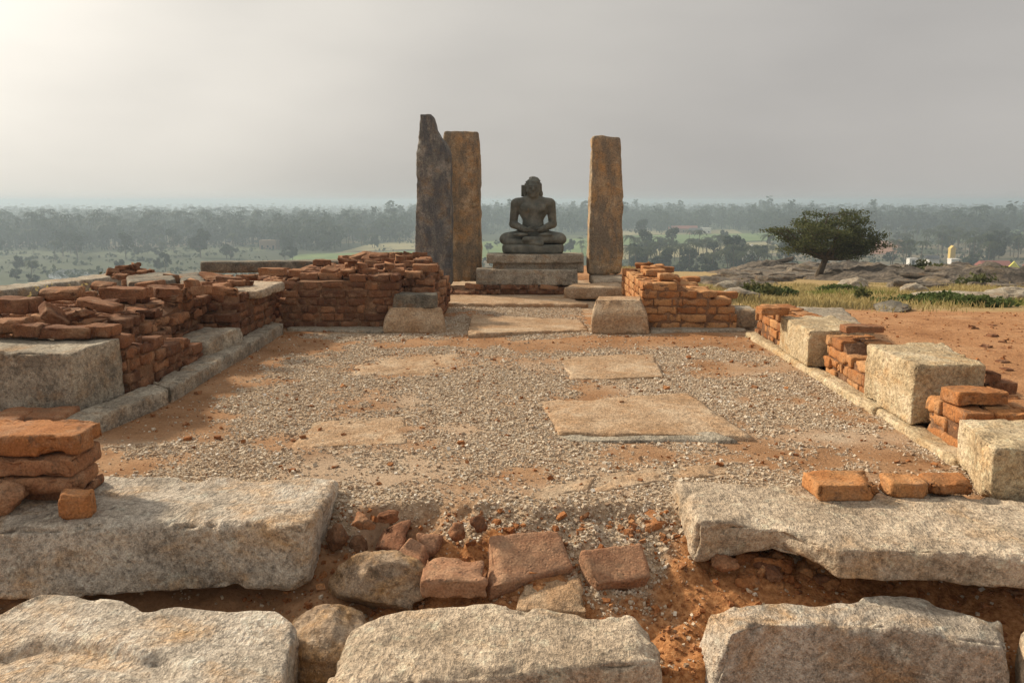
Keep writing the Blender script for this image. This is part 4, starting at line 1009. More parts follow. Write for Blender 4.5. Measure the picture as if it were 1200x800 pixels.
PR += [('c', 0.014, (0, -0.135, 1.245), (0, -0.158, 1.185), 0.013, 0.021), ('c', 0.008, (-0.028, -0.134, 1.136), (0.028, -0.134, 1.136), 0.010, 0.010), ('c', 0.008, (-0.020, -0.130, 1.118), (0.020, -0.130, 1.118), 0.012, 0.012), ('e', 0.015, (0, -0.12, 1.085), (0.03, 0.02, 0.02))]
# hands lying one in the other: palms, four unequal fingers each, thumbs meeting
PR += [('e', 0.015, (-0.06, -0.275, 0.385), (0.085, 0.062, 0.026)), ('e', 0.015, (0.06, -0.275, 0.415), (0.085, 0.062, 0.026))]
for k, ln in enumerate((0.105, 0.120, 0.115, 0.090)):
    yy = -0.235 - 0.029 * k
    PR += [('c', 0.006, (-0.01, yy, 0.385), (0.05 + ln * 0.3, yy - 0.004, 0.380), 0.0135, 0.0125), ('c', 0.006, (0.05 + ln * 0.3, yy - 0.004, 0.380), (0.03 + ln, yy, 0.392), 0.0125, 0.0105),
           ('c', 0.006, (0.01, yy, 0.418), (-0.05 - ln * 0.3, yy - 0.004, 0.416), 0.0135, 0.0125), ('c', 0.006, (-0.05 - ln * 0.3, yy - 0.004, 0.416), (-0.03 - ln, yy, 0.428), 0.0125, 0.0105)]
for s in (-1, 1):
    PR += [('c', 0.008, (s * 0.105, -0.285, 0.415), (s * 0.055, -0.315, 0.448), 0.018, 0.015), ('c', 0.006, (s * 0.055, -0.315, 0.448), (s * 0.004, -0.318, 0.455), 0.015, 0.011)]
def grow_head(c):
    c = np.array(c, float)
    return np.array([0, 0, 0.935]) + (c - np.array([0, 0, 1.04])) * 1.12 if c[2] > 1.06 else c
PR = [(p[0], p[1], grow_head(p[2]), tuple(q * (1.12 if p[2][2] > 1.06 else 1) for q in p[3])) if p[0] == 'e' else (p[0], p[1], grow_head(p[2]), grow_head(p[3]), p[4] * (1.12 if p[2][2] > 1.06 else 1), p[5] * (1.12 if p[3][2] > 1.06 else 1)) for p in PR]
SX, SY, SZ = D(624.5, 290, 14.62)[0], 14.62, D(624, 297, 14.3)[2]
root = empty('seated_statue', (SX, SY, SZ), 'dark stone statue of a seated meditating figure on the pedestal', 'statue')
Vs, Fs = sdf_mesh(PR, (-0.68, -0.46, 0.05), (0.68, 0.26, 1.48), 0.0115)
Vs = Vs + np.array([0, 0, 0.015])
body = build('body', Vs + np.array([SX, SY, SZ]), [Fs], M['statue'], parent=root)
HP = [('e', 0.03, (0, 0.022, 1.258), (0.121, 0.138, 0.118)), ('e', 0.03, (0.108, 0.04, 1.12), (0.05, 0.05, 0.075)), ('e', 0.03, (0, 0.03, 1.365), (0.05, 0.055, 0.03))]
rs2 = np.random.default_rng(4)
for k in range(90):
    d = rs2.normal(size=3); d /= np.linalg.norm(d)
    c = np.array([0, 0.022, 1.255]) + d * np.array([0.122, 0.138, 0.128])
    if c[2] < 1.22 + (0.075 if c[1] < -0.06 else 0) - (0.06 if c[1] > 0.05 else 0): continue
    HP.append(('e', 0.006, c, (0.017, 0.017, 0.015)))
Vh, Fh = sdf_mesh(HP, (-0.2, -0.2, 1.0), (0.22, 0.24, 1.46), 0.009)
Vh = np.array([0, 0, 0.935]) + (Vh - np.array([0, 0, 1.04])) * 1.12
keep_h = ~((Vh[:, 1] < -0.073) & (Vh[:, 2] < 1.19) & (np.abs(Vh[:, 0]) < 0.112))
build('hair', Vh + np.array([SX, SY, SZ + 0.015]), [Fh[keep_h[Fh].all(1)]], M['statue'], parent=body)
st = box_st(SX - 0.215, SX - 0.135, SY + 0.08, SY + 0.15, SZ + 0.99, SZ + 1.20)
stone('halo_fragment', None, None, st, M['statue'], res=0.012, r=0.012, seed=91, amp=0.006, parent=root)
sts = []
for xx, hw in ((-0.55, 0.20), (-0.50, 0.30), (-0.36, 0.38), (0.36, 0.38), (0.50, 0.30), (0.55, 0.20)):
    sts.append(((SX + xx, SY + hw, SZ + 0.155), (SX + xx, SY - hw, SZ + 0.155), (SX + xx, SY - hw, SZ - 0.01), (SX + xx, SY + hw, SZ - 0.01)))
stone('cushion', None, None, sts, M['statue'], res=0.018, r=0.05, seed=92, amp=0.004, chip=0.0, parent=root)

# ------------------------------------------------------------------ rock, grass and shrubs on the hill to the right
def rock_mat():
    t = MT('layered_bare_rock', 0.95, 0.15)
    n = t.noise(0.45, 7, 0.68, t.mapv((1, 1.8, 1), vec=t.obj))
    base = t.ramp(n, [(0.30, (0.10, 0.088, 0.078)), (0.44, (0.18, 0.155, 0.13)), (0.55, (0.28, 0.235, 0.19)), (0.66, (0.38, 0.29, 0.19)), (0.78, (0.27, 0.14, 0.075))])
    base = t.mix(t.ramp(t.noise(1.9, 6, 0.7, t.mapv((1, 2.5, 1), vec=t.obj)), [(0.50, 0.0), (0.62, 0.8)]), base, (0.075, 0.07, 0.062))
    base = t.mix(t.math('MULTIPLY', t.attr('soil'), 0.9), base, (0.33, 0.215, 0.115))
    base = t.mix(0.5, base, t.ramp(t.noise(6, 5, 0.7, t.obj), [(0.3, 0.2), (0.5, 0.5), (0.7, 0.8)]), 'OVERLAY')
    return t.out(base, t.math('ADD', t.noise(5, 6, 0.7, t.obj), t.math('MULTIPLY', t.noise(1.6, 6, 0.7, t.mapv((1, 2.5, 1), vec=t.obj)), 1.5)), 1.0, 0.25)
M['rock'] = rock_mat()
rx, ry = np.arange(2.0, 62, 0.22), np.arange(17, 66, 0.22)
QX, QY = np.meshgrid(rx, ry, indexing='ij')
b0 = tz(QX, QY)
n1 = fbm2(QX, QY * 1.7, 0.22, 4, 61); n2 = fbm2(QX, QY * 2.2, 0.7, 4, 62)
u = n1 * 1.9 + n2 * 0.5
st_ = np.floor(u * 5) / 5 + sst(0.55, 1.0, (u * 5) % 1) / 5
mask = sst(0.0, 6.0, QY - 23.5 - 1.2 * fbm2(QX, QY, 0.3, 2, 63)) * sst(3.0, 7.0, QX - 0.4 * np.clip(30 - QY, 0, 30)) * sst(62, 55, QX)
right_ = np.maximum(sst(8, 15, QX), 0.25) * (1 - 0.75 * sst(22, 28, QX))
ridge = 0.45 * np.exp(-((QY - 50) / 9) ** 2) * sst(10, 18, QX) * (1 - 0.95 * sst(22, 29, QX))
n3 = np.abs(fbm2(QX + 0.5 * n2, QY * 2.6, 1.6, 4, 64))
bump = (0.46 * st_ + 0.12 * n2 + 0.28 * n3) * mask * right_ + ridge - 0.30 + 0.30 * mask * right_
V = np.stack([QX.ravel(), QY.ravel(), (b0 + bump).ravel()], 1)
a, b = len(rx), len(ry)
i, j = [q.ravel() for q in np.meshgrid(np.arange(a - 1), np.arange(b - 1), indexing='ij')]
F = np.stack([i * b + j, (i + 1) * b + j, (i + 1) * b + j + 1, i * b + j + 1], 1)
soil = np.clip(sst(0.05, -0.45, u) * 0.8 + sst(14, 8, QX) * 0.35, 0, 1)
build('rock_hill', V, [F], M['rock'], origin=(0, 0, 0), extra={'soil': soil.ravel()})['kind'] = 'structure'
def hill_z(x, y):
    x, y = np.atleast_1d(x).astype(float), np.atleast_1d(y).astype(float)
    n1 = fbm2(x, y * 1.7, 0.22, 4, 61); n2 = fbm2(x, y * 2.2, 0.7, 4, 62); u = n1 * 1.9 + n2 * 0.5
    s_ = np.floor(u * 5) / 5 + sst(0.55, 1.0, (u * 5) % 1) / 5
    m = sst(0.0, 6.0, y - 23.5 - 1.2 * fbm2(x, y, 0.3, 2, 63)) * sst(3.0, 7.0, x - 0.4 * np.clip(30 - y, 0, 30))
    r_ = np.maximum(sst(8, 15, x), 0.25) * (1 - 0.75 * sst(22, 28, x))
    rg = 0.45 * np.exp(-((y - 50) / 9) ** 2) * sst(10, 18, x) * (1 - 0.95 * sst(22, 29, x))
    e = (0.46 * s_ + 0.12 * n2 + 0.28 * np.abs(fbm2(x + 0.5 * n2, y * 2.6, 1.6, 4, 64))) * m * r_ + rg - 0.30 + 0.30 * m * r_
    e = np.where((x > 2.0) & (y > 17), e, -1)
    return tz(x, y) + np.maximum(e, 0)

def leaf_mat(name, a, b, c, transl=0.3):
    t = MT(name, 0.75, 0.2)
    col = t.ramp(t.attr('tone'), [(0.0, a), (0.5, b), (1.0, c)])
    t.l.new(col, t.b.inputs['Base Color'])
    tr = t.n.new('ShaderNodeBsdfTranslucent'); t.l.new(col, tr.inputs['Color'])
    ms = t.n.new('ShaderNodeMixShader'); ms.inputs[0].default_value = transl
    o = t.n['Material Output']
    t.l.new(t.b.outputs[0], ms.inputs[1]); t.l.new(tr.outputs[0], ms.inputs[2]); t.l.new(ms.outputs[0], o.inputs['Surface'])
    return t.m
M['leaf_olive'] = leaf_mat('acacia_leaf', (0.045, 0.058, 0.02), (0.09, 0.105, 0.036), (0.17, 0.17, 0.065))
M['leaf_green'] = leaf_mat('shrub_leaf', (0.04, 0.065, 0.018), (0.075, 0.11, 0.03), (0.13, 0.16, 0.05))
M['leaf_far'] = leaf_mat('tree_leaf', (0.016, 0.028, 0.013), (0.029, 0.047, 0.02), (0.052, 0.074, 0.032))
M['frond'] = leaf_mat('palm_frond', (0.03, 0.042, 0.018), (0.055, 0.072, 0.03), (0.10, 0.115, 0.05))
M['grass_dry'] = leaf_mat('dry_grass', (0.27, 0.215, 0.09), (0.40, 0.325, 0.14), (0.52, 0.44, 0.22), 0.35)
M['grass_green'] = leaf_mat('green_grass', (0.12, 0.145, 0.035), (0.20, 0.22, 0.06), (0.30, 0.30, 0.10), 0.35)
def bark_mat():
    t = MT('bark', 0.95, 0.1)
    base = t.ramp(t.noise(9, 5, 0.65, t.mapv((1, 1, 0.3))), [(0.3, (0.05, 0.038, 0.027)), (0.55, (0.115, 0.088, 0.062)), (0.75, (0.19, 0.15, 0.11))])
    return t.out(base, t.noise(25, 4, 0.6), 0.8, 0.02)
M['bark'] = bark_mat()

def leaves(C, size, rs, flat=0.0, asp=0.55):
    C = np.asarray(C, float); n = len(C)
    a = rs.normal(size=(n, 3)); a[:, 2] *= (1 - flat); a /= np.linalg.norm(a, axis=1, keepdims=True)
    b = rs.normal(size=(n, 3)); b[:, 2] *= (1 - flat); b -= a * (a * b).sum(1, keepdims=True); b /= np.linalg.norm(b, axis=1, keepdims=True)
    s = (size * rs.uniform(0.6, 1.35, n))[:, None]
    V = np.stack([C - a * s, C - b * s * asp, C + a * s, C + b * s * asp], 1)
    F = np.arange(4 * n).reshape(n, 4)
    return V.reshape(-1, 3), F
def tube(pts, rad, n=7):
    pts = np.asarray(pts, float); m = len(pts)
    V = []
    for k in range(m):
        t = pts[min(k + 1, m - 1)] - pts[max(k - 1, 0)]; t /= np.linalg.norm(t) + 1e-9
        a = np.cross(t, (0.31, 0.95, 0.05)); a /= np.linalg.norm(a); b = np.cross(t, a)
        th = np.linspace(0, 2 * math.pi, n, endpoint=False)
        V.append(pts[k] + rad[k] * (np.cos(th)[:, None] * a + np.sin(th)[:, None] * b))
    i, j = [q.ravel() for q in np.meshgrid(np.arange(m - 1), np.arange(n), indexing='ij')]
    jn = (j + 1) % n
    return np.concatenate(V), np.stack([i * n + j, i * n + jn, (i + 1) * n + jn, (i + 1) * n + j], 1)
def join(parts):
    VV, FF, o = [], [], 0
    for v, f in parts:
        VV.append(v); FF.append(np.asarray(f) + o); o += len(v)
    return np.concatenate(VV), np.concatenate(FF)

# grass: dry blades in a broad band, greener tufts among them
def blades(x, y, z, h, rs):
    n = len(x)
    a = rs.uniform(0, 2 * math.pi, n); w = h * 0.05 + 0.004
    dx, dy = np.cos(a) * w, np.sin(a) * w
    lx, ly = rs.normal(0, 0.35, n) * h, rs.normal(0, 0.35, n) * h
    p = np.stack([x, y, z], 1); o = np.stack([dx, dy, 0 * dx], 1)
    mid = p + np.stack([lx * 0.35, ly * 0.35, h * 0.6], 1); tip = p + np.stack([lx, ly, h], 1)
    V = np.stack([p - o, p + o, mid + o * 0.8, tip, mid - o * 0.8], 1)
    F4 = np.stack([np.arange(n) * 5, np.arange(n) * 5 + 1, np.arange(n) * 5 + 2, np.arange(n) * 5 + 4], 1)
    F3 = np.stack([np.arange(n) * 5 + 4, np.arange(n) * 5 + 2, np.arange(n) * 5 + 3], 1)
    return V.reshape(-1, 3), F4, F3
rs = np.random.default_rng(91)
n = 120000
x = rs.uniform(2.4, 26, n); y = rs.uniform(11.2, 27, n)
cov = fbm2(x, y, 0.55, 4, 71)
k = (rs.random(n) < sst(-0.35, 0.35, cov + 0.45 * sst(11.3, 13.5, y - 0.05 * x) - 0.9 * sst(20, 26, y) - 0.45 * sst(12.4, 11.2, y))) & (x < 0.95 * y + 2)
x, y = x[k], y[k]
green = fbm2(x, y, 0.45, 3, 73) + 0.7 * np.exp(-(((x - 8.0) / 2.2) ** 2 + ((y - 13.3) / 1.2) ** 2)) - 0.18
h = rs.uniform(0.04, 0.13, len(x)) * (0.7 + 0.6 * (fbm2(x, y, 0.8, 2, 75) + 0.5))
z = hill_z(x, y) - 0.01
gm = green > 0.30
for m_, mat, nm in ((~gm, 'grass_dry', 'dry_grass'), (gm, 'grass_green', 'green_grass')):
    V, F4, F3 = blades(x[m_], y[m_], z[m_], h[m_], rs)
    o = build(nm, V, [F4, F3], M[mat], smooth=False, tone=np.repeat(np.clip(rs.normal(0.5, 0.25, m_.sum()), 0, 1), 5), origin=(0, 0, 0)); o['kind'] = 'stuff'
# grass and weeds along the drop on the left and behind
n = 2500
x = rs.uniform(-9, -6.2, n); y = rs.uniform(5, 12, n)
V, F4, F3 = blades(x, y, tz(x, y) - 0.01, rs.uniform(0.08, 0.3, n), rs)
o = build('dry_grass', V, [F4, F3], M['grass_dry'], smooth=False, tone=np.repeat(np.clip(rs.normal(0.4, 0.25, n), 0, 1), 5), origin=(0, 0, 0)); o['kind'] = 'stuff'

def shrub(label, x, y, rx, ry, rz, seed, mat='leaf_green', n=900, size=0.05, group=None, z=None, twigs=7):
    rs = np.random.default_rng(seed)
    z0 = float(hill_z(x, y)[0]) if z is None else z
    root = empty('shrub', (x, y, z0), label, 'shrub', group)
    cl = rs.normal(size=(14, 3)); cl /= np.linalg.norm(cl, axis=1, keepdims=True); cl[:, 2] = np.abs(cl[:, 2])
    cl = cl * rs.uniform(0.35, 0.9, (14, 1))
    C = cl[rs.integers(0, 14, n)] + rs.normal(0, 0.2, (n, 3))
    C = C * np.array([rx, ry, rz]); C[:, 2] = np.abs(C[:, 2]) + 0.02
    V, F = leaves(C + np.array([x, y, z0]), size, rs)
    build('foliage', V, [F], M[mat], smooth=False, tone=np.repeat(np.clip(0.3 + 0.4 * C[:, 2] / rz + rs.normal(0, 0.18, n), 0, 1), 4), parent=root)
    tw = []
    for k in range(twigs):
        e = cl[k] * np.array([rx, ry, rz]) * 0.9
        tw.append(tube([(x, y, z0 - 0.02), (x + e[0] * 0.4, y + e[1] * 0.4, z0 + e[2] * 0.55), (x + e[0], y + e[1], z0 + e[2])], [0.015, 0.011, 0.005], 5))
    V, F = join(tw)
    build('stem', V, [F], M['bark'], parent=root)
    return root
p = D(822, 322, 14.5)
shrub('bright green bush behind the orange brick wall', p[0], 14.5, 0.22, 0.2, 0.36, 101, n=900, size=0.035)
p = D(1090, 358, 14.0); shrub('long low green shrub in the dry grass behind the right blocks', p[0], 14.0, 0.9, 0.35, 0.15, 102, n=2400, size=0.05)
p = D(1150, 362, 13.2); shrub('smaller green shrub right of the long low one', p[0], 13.2, 0.5, 0.35, 0.14, 103, n=900, size=0.04)
p = D(905, 345, 17.5); shrub('dark green shrub left of the acacia in the dry grass', p[0], 17.5, 0.5, 0.4, 0.17, 104, n=1200, size=0.05)
p = D(1000, 338, 20.0); shrub('green shrub in the grass right of the acacia trunk', p[0] - 0.3, 20.0, 0.7, 0.4, 0.13, 105, n=1300, size=0.05)
p = D(1010, 350, 15.5); shrub('single small bush standing in the dry grass', p[0], 15.5, 0.15, 0.15, 0.22, 106, n=350, size=0.035, mat='leaf_olive')
p = D(888, 345, 16.5); shrub('faded shrub next to the end of the grey rocks', p[0], 16.5, 0.5, 0.4, 0.26, 107, n=900, size=0.05, mat='leaf_olive')
p = D(80, 338, 9.0); shrub('bare dry twiggy bush on the rubble beside the plinth beam', p[0] + 0.05, 8.6, 0.42, 0.3, 0.16, 108, n=70, size=0.02, mat='grass_dry', z=0.55, twigs=14)
p = D(118, 318, 13.0); shrub('bare dry bush on the brow of the hill left', p[0], 13.0, 0.5, 0.4, 0.35, 109, n=160, size=0.03, mat='leaf_olive', twigs=14)
for k in range(9):
    y_ = rs.uniform(24, 36); x_ = rs.uniform(8, 26)
    if abs(x_ / y_ - 0.36) < 0.05: x_ += 0.12 * y_
    shrub('small dry shrub scattered over the grey rocks', x_, y_, rs.uniform(0.3, 0.7), 0.4, rs.uniform(0.2, 0.4), 120 + k, 'leaf_olive', 350, 0.07, 'dry shrubs among the grey rocks')
BO = [(1130, 355, 14.6, 0.9, 0.5, 0.16), (1180, 352, 15.5, 0.8, 0.5, 0.16), (1072, 341, 19.5, 0.35, 0.25, 0.2), (855, 332, 17.5, 0.5, 0.35, 0.2), (865, 346, 14.5, 0.45, 0.3, 0.12), (1000, 333, 22, 0.5, 0.35, 0.22), (1045, 367, 12.0, 0.6, 0.22, 0.08)]
BL_ = ['broad pale boulder in the grass at the right, nearer one', 'broad pale boulder in the grass at the picture edge', 'small whitish stone in the brown grass', 'grey boulder left at the start of the rocks', 'pale flat boulder behind the end of the orange wall', 'brown boulder in the grass in front of the rocks', 'dark flat stone on the edge of the red soil']
for k, ((px, py, y_, a, b, c), lab) in enumerate(zip(BO, BL_)):
    p = D(px, py, y_); rock('boulder', lab, 'boulder', (p[0], y_, float(hill_z(p[0], y_)[0]) + c * 0.35), (a, b, c), M['grey'] if k not in (6,) else M['olive'], seed=140 + k, res=0.05, rz=0.2 * k)

M['ledge'] = granite('bare_hill_rock', (0.12, 0.105, 0.09), (0.22, 0.19, 0.155), (0.34, 0.28, 0.21), (0.28, 0.16, 0.08), 0.5, 0.7, 0.2, 0.6, scale=0.8, dist=0.05)
LEDGE = []
for k in range(7):
    V, F = loft(box_st(-0.9, 0.9, -0.55, 0.55, 0, 0.34), 0.06, 0.06, seed=600 + k, amp=0.12, amp2=0.03, f1=1.3, f2=5, chip=0.30, chipf=1.8)
    o = build('rock_ledge', V, [F], M['ledge'], tone=np.full(len(V), 0.5), origin=(0, 0, 0))
    LEDGE.append(o.data); bpy.data.objects.remove(o)
rs = np.random.default_rng(66)
AXR = D(960, 326, 35.0)[0] / 35.0
for k in range(190):
    y_ = rs.uniform(23.5, 54); x_ = y_ * rs.uniform(0.24, 0.66)
    if abs(x_ / y_ - AXR) < 0.035 and y_ < 37: continue
    o = bpy.data.objects.new('rock_ledge', LEDGE[rs.integers(0, 7)]); COL.objects.link(o)
    s_ = min(rs.lognormal(-0.75, 0.5), 1.1) * (0.6 + 0.4 * y_ / 50)
    o.location = (x_, y_, float(hill_z(x_, y_)[0]) - 0.14 * s_)
    o.rotation_euler = (rs.normal() * 0.12, rs.normal() * 0.12, rs.normal() * 0.5); o.scale = (s_ * rs.uniform(0.8, 1.7), s_, s_ * rs.uniform(0.7, 1.2))
    tag(o, 'flat weathered ledge of rock on the bare hill at the right', 'rock', 'rock ledges on the bare hill')

# ------------------------------------------------------------------ the acacia
rs = np.random.default_rng(33)
AY = 35.0
ab = D(960, 326, AY); AX = ab[0]; AZ = float(hill_z(AX, AY)[0]) - 0.05
SC = 0.0378
dz = (CAMH + 0) * 0 + (ab[2] - AZ)
def ap(px, py, dy=0.0): p = D(px, py, AY + dy); return np.array([p[0] * 1.0, AY + dy, p[2]])
root = empty('acacia_tree', (AX, AY, AZ), 'lone umbrella shaped acacia tree on the rocky hill at the right', 'tree')
tp = [ (AX - 0.02, AY, AZ - 0.1), ap(961, 318), ap(965, 309), ap(968, 303)]
V, F = tube(tp, [0.20, 0.15, 0.125, 0.12], 10)
trunk = build('trunk', V, [F], M['bark'], parent=root)
limb_ends = [(912, 266, -0.4), (922, 258, 0.8), (940, 252, -0.9), (955, 250, 0.6), (972, 249, -0.6), (990, 253, 0.9), (1008, 262, -0.6), (1026, 280, 0.5), (1000, 290, 1.0), (925, 280, 1.1), (985, 272, -1.5), (950, 270, 1.6), (935, 285, -1.0), (1020, 290, -0.8), (1015, 272, 1.4), (968, 262, 1.9), (945, 262, -1.9), (990, 285, -1.3), (1026, 297, 0.3), (1008, 302, -0.9), (990, 299, 0.9), (928, 292, -0.3), (912, 281, 0.6), (940, 296, 1.0), (1032, 288, -0.2), (906, 272, -0.2), (1012, 296, 1.4), (1030, 284, 0.1), (1024, 270, 0.2), (1018, 277, -0.5), (1028, 291, 0.7), (998, 258, -0.2), (1010, 284, 0.4)]
tubes, cents = [], []
fork = ap(968, 303)
for k, (px, py, dy) in enumerate(limb_ends):
    e = ap(967 + (px - 967) * 0.88, py, dy)
    m1 = fork + (e - fork) * 0.35 + np.array([rs.normal() * 0.08, 0, -0.06]); m2 = fork + (e - fork) * 0.7 + np.array([rs.normal() * 0.1, rs.normal() * 0.1, -0.05])
    tubes.append(tube([fork, m1, m2, e], [0.075, 0.05, 0.03, 0.012], 6))
    for q in range(7):
        a = rs.uniform(0.5, 1.0); b0_ = fork + (e - fork) * a
        d = np.array([rs.normal() * 0.42, rs.normal() * 0.5, abs(rs.normal()) * 0.16 - 0.02])
        tubes.append(tube([b0_, b0_ + d * 0.6, b0_ + d], [0.018, 0.012, 0.005], 4)); cents.append(b0_ + d); cents.append(b0_ + d * 0.7)
V, F = join(tubes)
build('limb', V, [F], M['bark'], parent=trunk)
cents = np.array(cents)
C = cents[rs.integers(0, len(cents), 31000)] + rs.normal(0, 1, (31000, 3)) * np.array([0.18, 0.20, 0.075])
C = C[rs.random(len(C)) < 0.45 + 0.55 * sst(fork[2] + 0.05, fork[2] + 0.7, C[:, 2])]
V, F = leaves(C, 0.048, rs, 0.35)
build('crown', V, [F], M['leaf_olive'], smooth=False, tone=np.repeat(np.clip(0.42 + rs.normal(0, 0.25, len(C)), 0, 1), 4), parent=root)

# ------------------------------------------------------------------ far things on the plain
def plain_mat(name, a, b, sc=0.05):
    t = MT(name, 0.97, 0.1)
    return t.out(t.ramp(t.noise(sc, 6, 0.65, t.obj), [(0.35, a), (0.65, b)]))
M['field_green'] = plain_mat('green_crop', (0.11, 0.17, 0.06), (0.18, 0.24, 0.09))
M['field_pale'] = plain_mat('pale_stubble', (0.24, 0.22, 0.12), (0.34, 0.30, 0.17))
M['field_brown'] = plain_mat('ploughed_earth', (0.24, 0.12, 0.07), (0.33, 0.18, 0.11))
def field(corners, mat, dz=0.25):
    V = np.array([P(px, py, PLAIN + dz) for px, py in corners])
    lo = V.copy(); lo[:, 2] -= 1.0
    n = len(V); F = np.array([list(range(n))]); sd = np.array([[k, (k + 1) % n, n + (k + 1) % n, n + k] for k in range(n)])[:, ::-1]
    if np.cross(V[1] - V[0], V[2] - V[0])[2] < 0: F = F[:, ::-1]
    build('field', np.concatenate([V, lo]), [F, sd], M[mat], smooth=False, origin=(0, 0, 0))['kind'] = 'structure'
field([(350, 298), (485, 294), (485, 309), (330, 309)], 'field_green')
field([(430, 287), (487, 281), (487, 292), (400, 295)], 'field_pale', 0.3)
field([(558, 283), (690, 279), (690, 300), (558, 303)], 'field_green')
field([(728, 276), (905, 273), (920, 281), (728, 287)], 'field_green')
field([(728, 271), (860, 269), (870, 273.5), (728, 275.5)], 'field_pale', 0.3)
field([(728, 289), (905, 283), (920, 296), (728, 304)], 'field_pale', 0.2)
field([(1020, 283), (1058, 281), (1062, 296), (1020, 298)], 'field_brown', 0.3)
field([(1140, 270), (1210, 268), (1215, 276), (1140, 279)], 'field_green', 0.3)
wm = MT('pond_water', 0.12, 0.5); wm.out((0.10, 0.12, 0.12), wm.noise(0.6, 3, 0.5, wm.obj), 0.05, 0.05)
V = np.array([P(82 + 26 * math.cos(a) * (1 + 0.15 * math.sin(3 * a)), 322 + 6.5 * math.sin(a), PLAIN + 0.12) for a in np.linspace(0, 2 * math.pi, 28, endpoint=False)])[::-1]
if np.cross(V[1] - V[0], V[2] - V[1])[2] < 0: V = V[::-1]
build('water', V, [np.arange(28)[None]], wm.m, smooth=False, origin=(0, 0, 0))['kind'] = 'structure'

# tree kinds: meshes shared by the copies
def palm_parts(seed, H=10.0):
    rs = np.random.default_rng(seed)
    bend = rs.normal(0, 0.5, 2)
    tp = [np.array([bend[0] * t * t, bend[1] * t * t, H * t]) for t in (0, 0.3, 0.6, 0.85, 1.0)]
    tr = tube(tp, [0.24, 0.18, 0.15, 0.13, 0.12], 6)
    fr = []
    for k in range(20):
        a = k * 2.4 + rs.normal() * 0.2; up = rs.uniform(-0.3, 1.1); L = rs.uniform(3.0, 4.2)
        d = np.array([math.cos(a), math.sin(a), 0]); sd = np.array([-math.sin(a), math.cos(a), 0])
        pts = [tp[-1] + d * L * t * (1 - 0.12 * t) + np.array([0, 0, L * (up * t * 0.75 - (0.55 + 0.25 * up) * t * t * 1.15)]) for t in np.linspace(0, 1, 7)]
        Vv, Ff = [], []
        for m in range(6):
            for w in range(2):
                b_ = pts[m] + (pts[m + 1] - pts[m]) * (0.5 * w); nb = pts[m] + (pts[m + 1] - pts[m]) * (0.5 * w + 0.42)
                l = 0.75 * math.sin(math.pi * min(0.97, 0.12 + (m + 0.5 * w) / 6.6))
                for s in (-1, 1):
                    o = len(Vv); tip = (b_ + nb) / 2 + s * sd * l + d * 0.25 + np.array([0, 0, -0.30 * l])
                    Vv += [b_, nb, tip + d * 0.1, tip]; Ff.append([o, o + 1, o + 2, o + 3])
        fr.append((np.array(Vv), np.array(Ff)))
    return tr, join(fr)
def broad_parts(seed, H=10.0, W=5.0, n=620, size=0.55, low=0.25):
    rs = np.random.default_rng(seed)
    tr = [tube([(0, 0, 0), (0.1, 0, H * 0.3), (0.0, 0.1, H * 0.6)], [0.32, 0.25, 0.14], 6)]
    k = 13
    cl = rs.normal(size=(k, 3)); cl /= np.linalg.norm(cl, axis=1, keepdims=True); cl *= rs.uniform(0.4, 1.0, (k, 1)) ** 0.6
    ctr = np.array([0, 0, H * (1 + low) / 2]); ext = np.array([W / 2, W / 2, H * (1 - low) / 2]) * 0.82
    for c in cl[:7]:
        tr.append(tube([(0, 0, H * 0.35), tuple(ctr * 0.8 + c * ext * 0.5), tuple(ctr + c * ext)], [0.14, 0.09, 0.03], 4))
    rad = rs.uniform(0.25, 0.42, k)
    ci = rs.integers(0, k, n)
    d = rs.normal(size=(n, 3)); d /= np.linalg.norm(d, axis=1, keepdims=True)
    C = ctr + (cl[ci] + d * (rad[ci] * rs.uniform(0.6, 1.05, n))[:, None]) * ext
    return join(tr), leaves(C, size, rs, 0.2, 0.7)
PALMS = [palm_parts(k, h) for k, h in ((1, 9.5), (2, 11), (3, 8.5))]
BROAD = [broad_parts(11, 10, 9), broad_parts(12, 14, 9.5, 1500, 0.6, 0.12), broad_parts(13, 8, 9.5, low=0.15), broad_parts(14, 16, 10, 800)]
def tree_thing(name, parts, leafmat, loc, label, group=None, seed=0):
    rs = np.random.default_rng(seed)
    r = empty(name, tuple(loc), label, 'tree', group)
    (tv, tf), (cv, cf) = parts
    loc = np.array(loc, float)
    build('trunk', tv + loc, [tf], M['bark'], parent=r)
    build('crown', cv + loc, [cf], M[leafmat], smooth=False, parent=r, tone=np.repeat(np.clip(rs.normal(0.45, 0.25, len(cv) // 4), 0, 1), 4))
    return r
rs = np.random.default_rng(55)
def far(px, py): p = P(px, py, PLAIN); return (float(p[0]), float(p[1]), PLAIN - 0.1)
proto_palm = [tree_thing('palm_tree', pp, 'frond', far(*q), l, seed=k) for k, (pp, q, l) in enumerate(zip(PALMS, [(38, 333), (1078, 318), (700, 300)],
    ['coconut palm standing alone on the plain beyond the left wall', 'coconut palm with long fronds near the white houses', 'coconut palm by itself on the green field behind the pedestal']))]
proto_broad = [tree_thing('broadleaf_tree', bb, 'leaf_far', far(*q), l, seed=k + 9) for k, (bb, q, l) in enumerate(zip(BROAD, [(1140, 319), (235, 302), (855, 309), (752, 287)],
    ['dark round tree crouching by the yellow house', 'dark upright tree standing alone on the hazy plain at the left', 'round green tree in the palms below the white shrine', 'tall loose tree on the fields right of the right pillar']))]
proto_palm[0].scale = (0.75,) * 3
proto_broad[0].scale = (1.0, 1.0, 0.75)
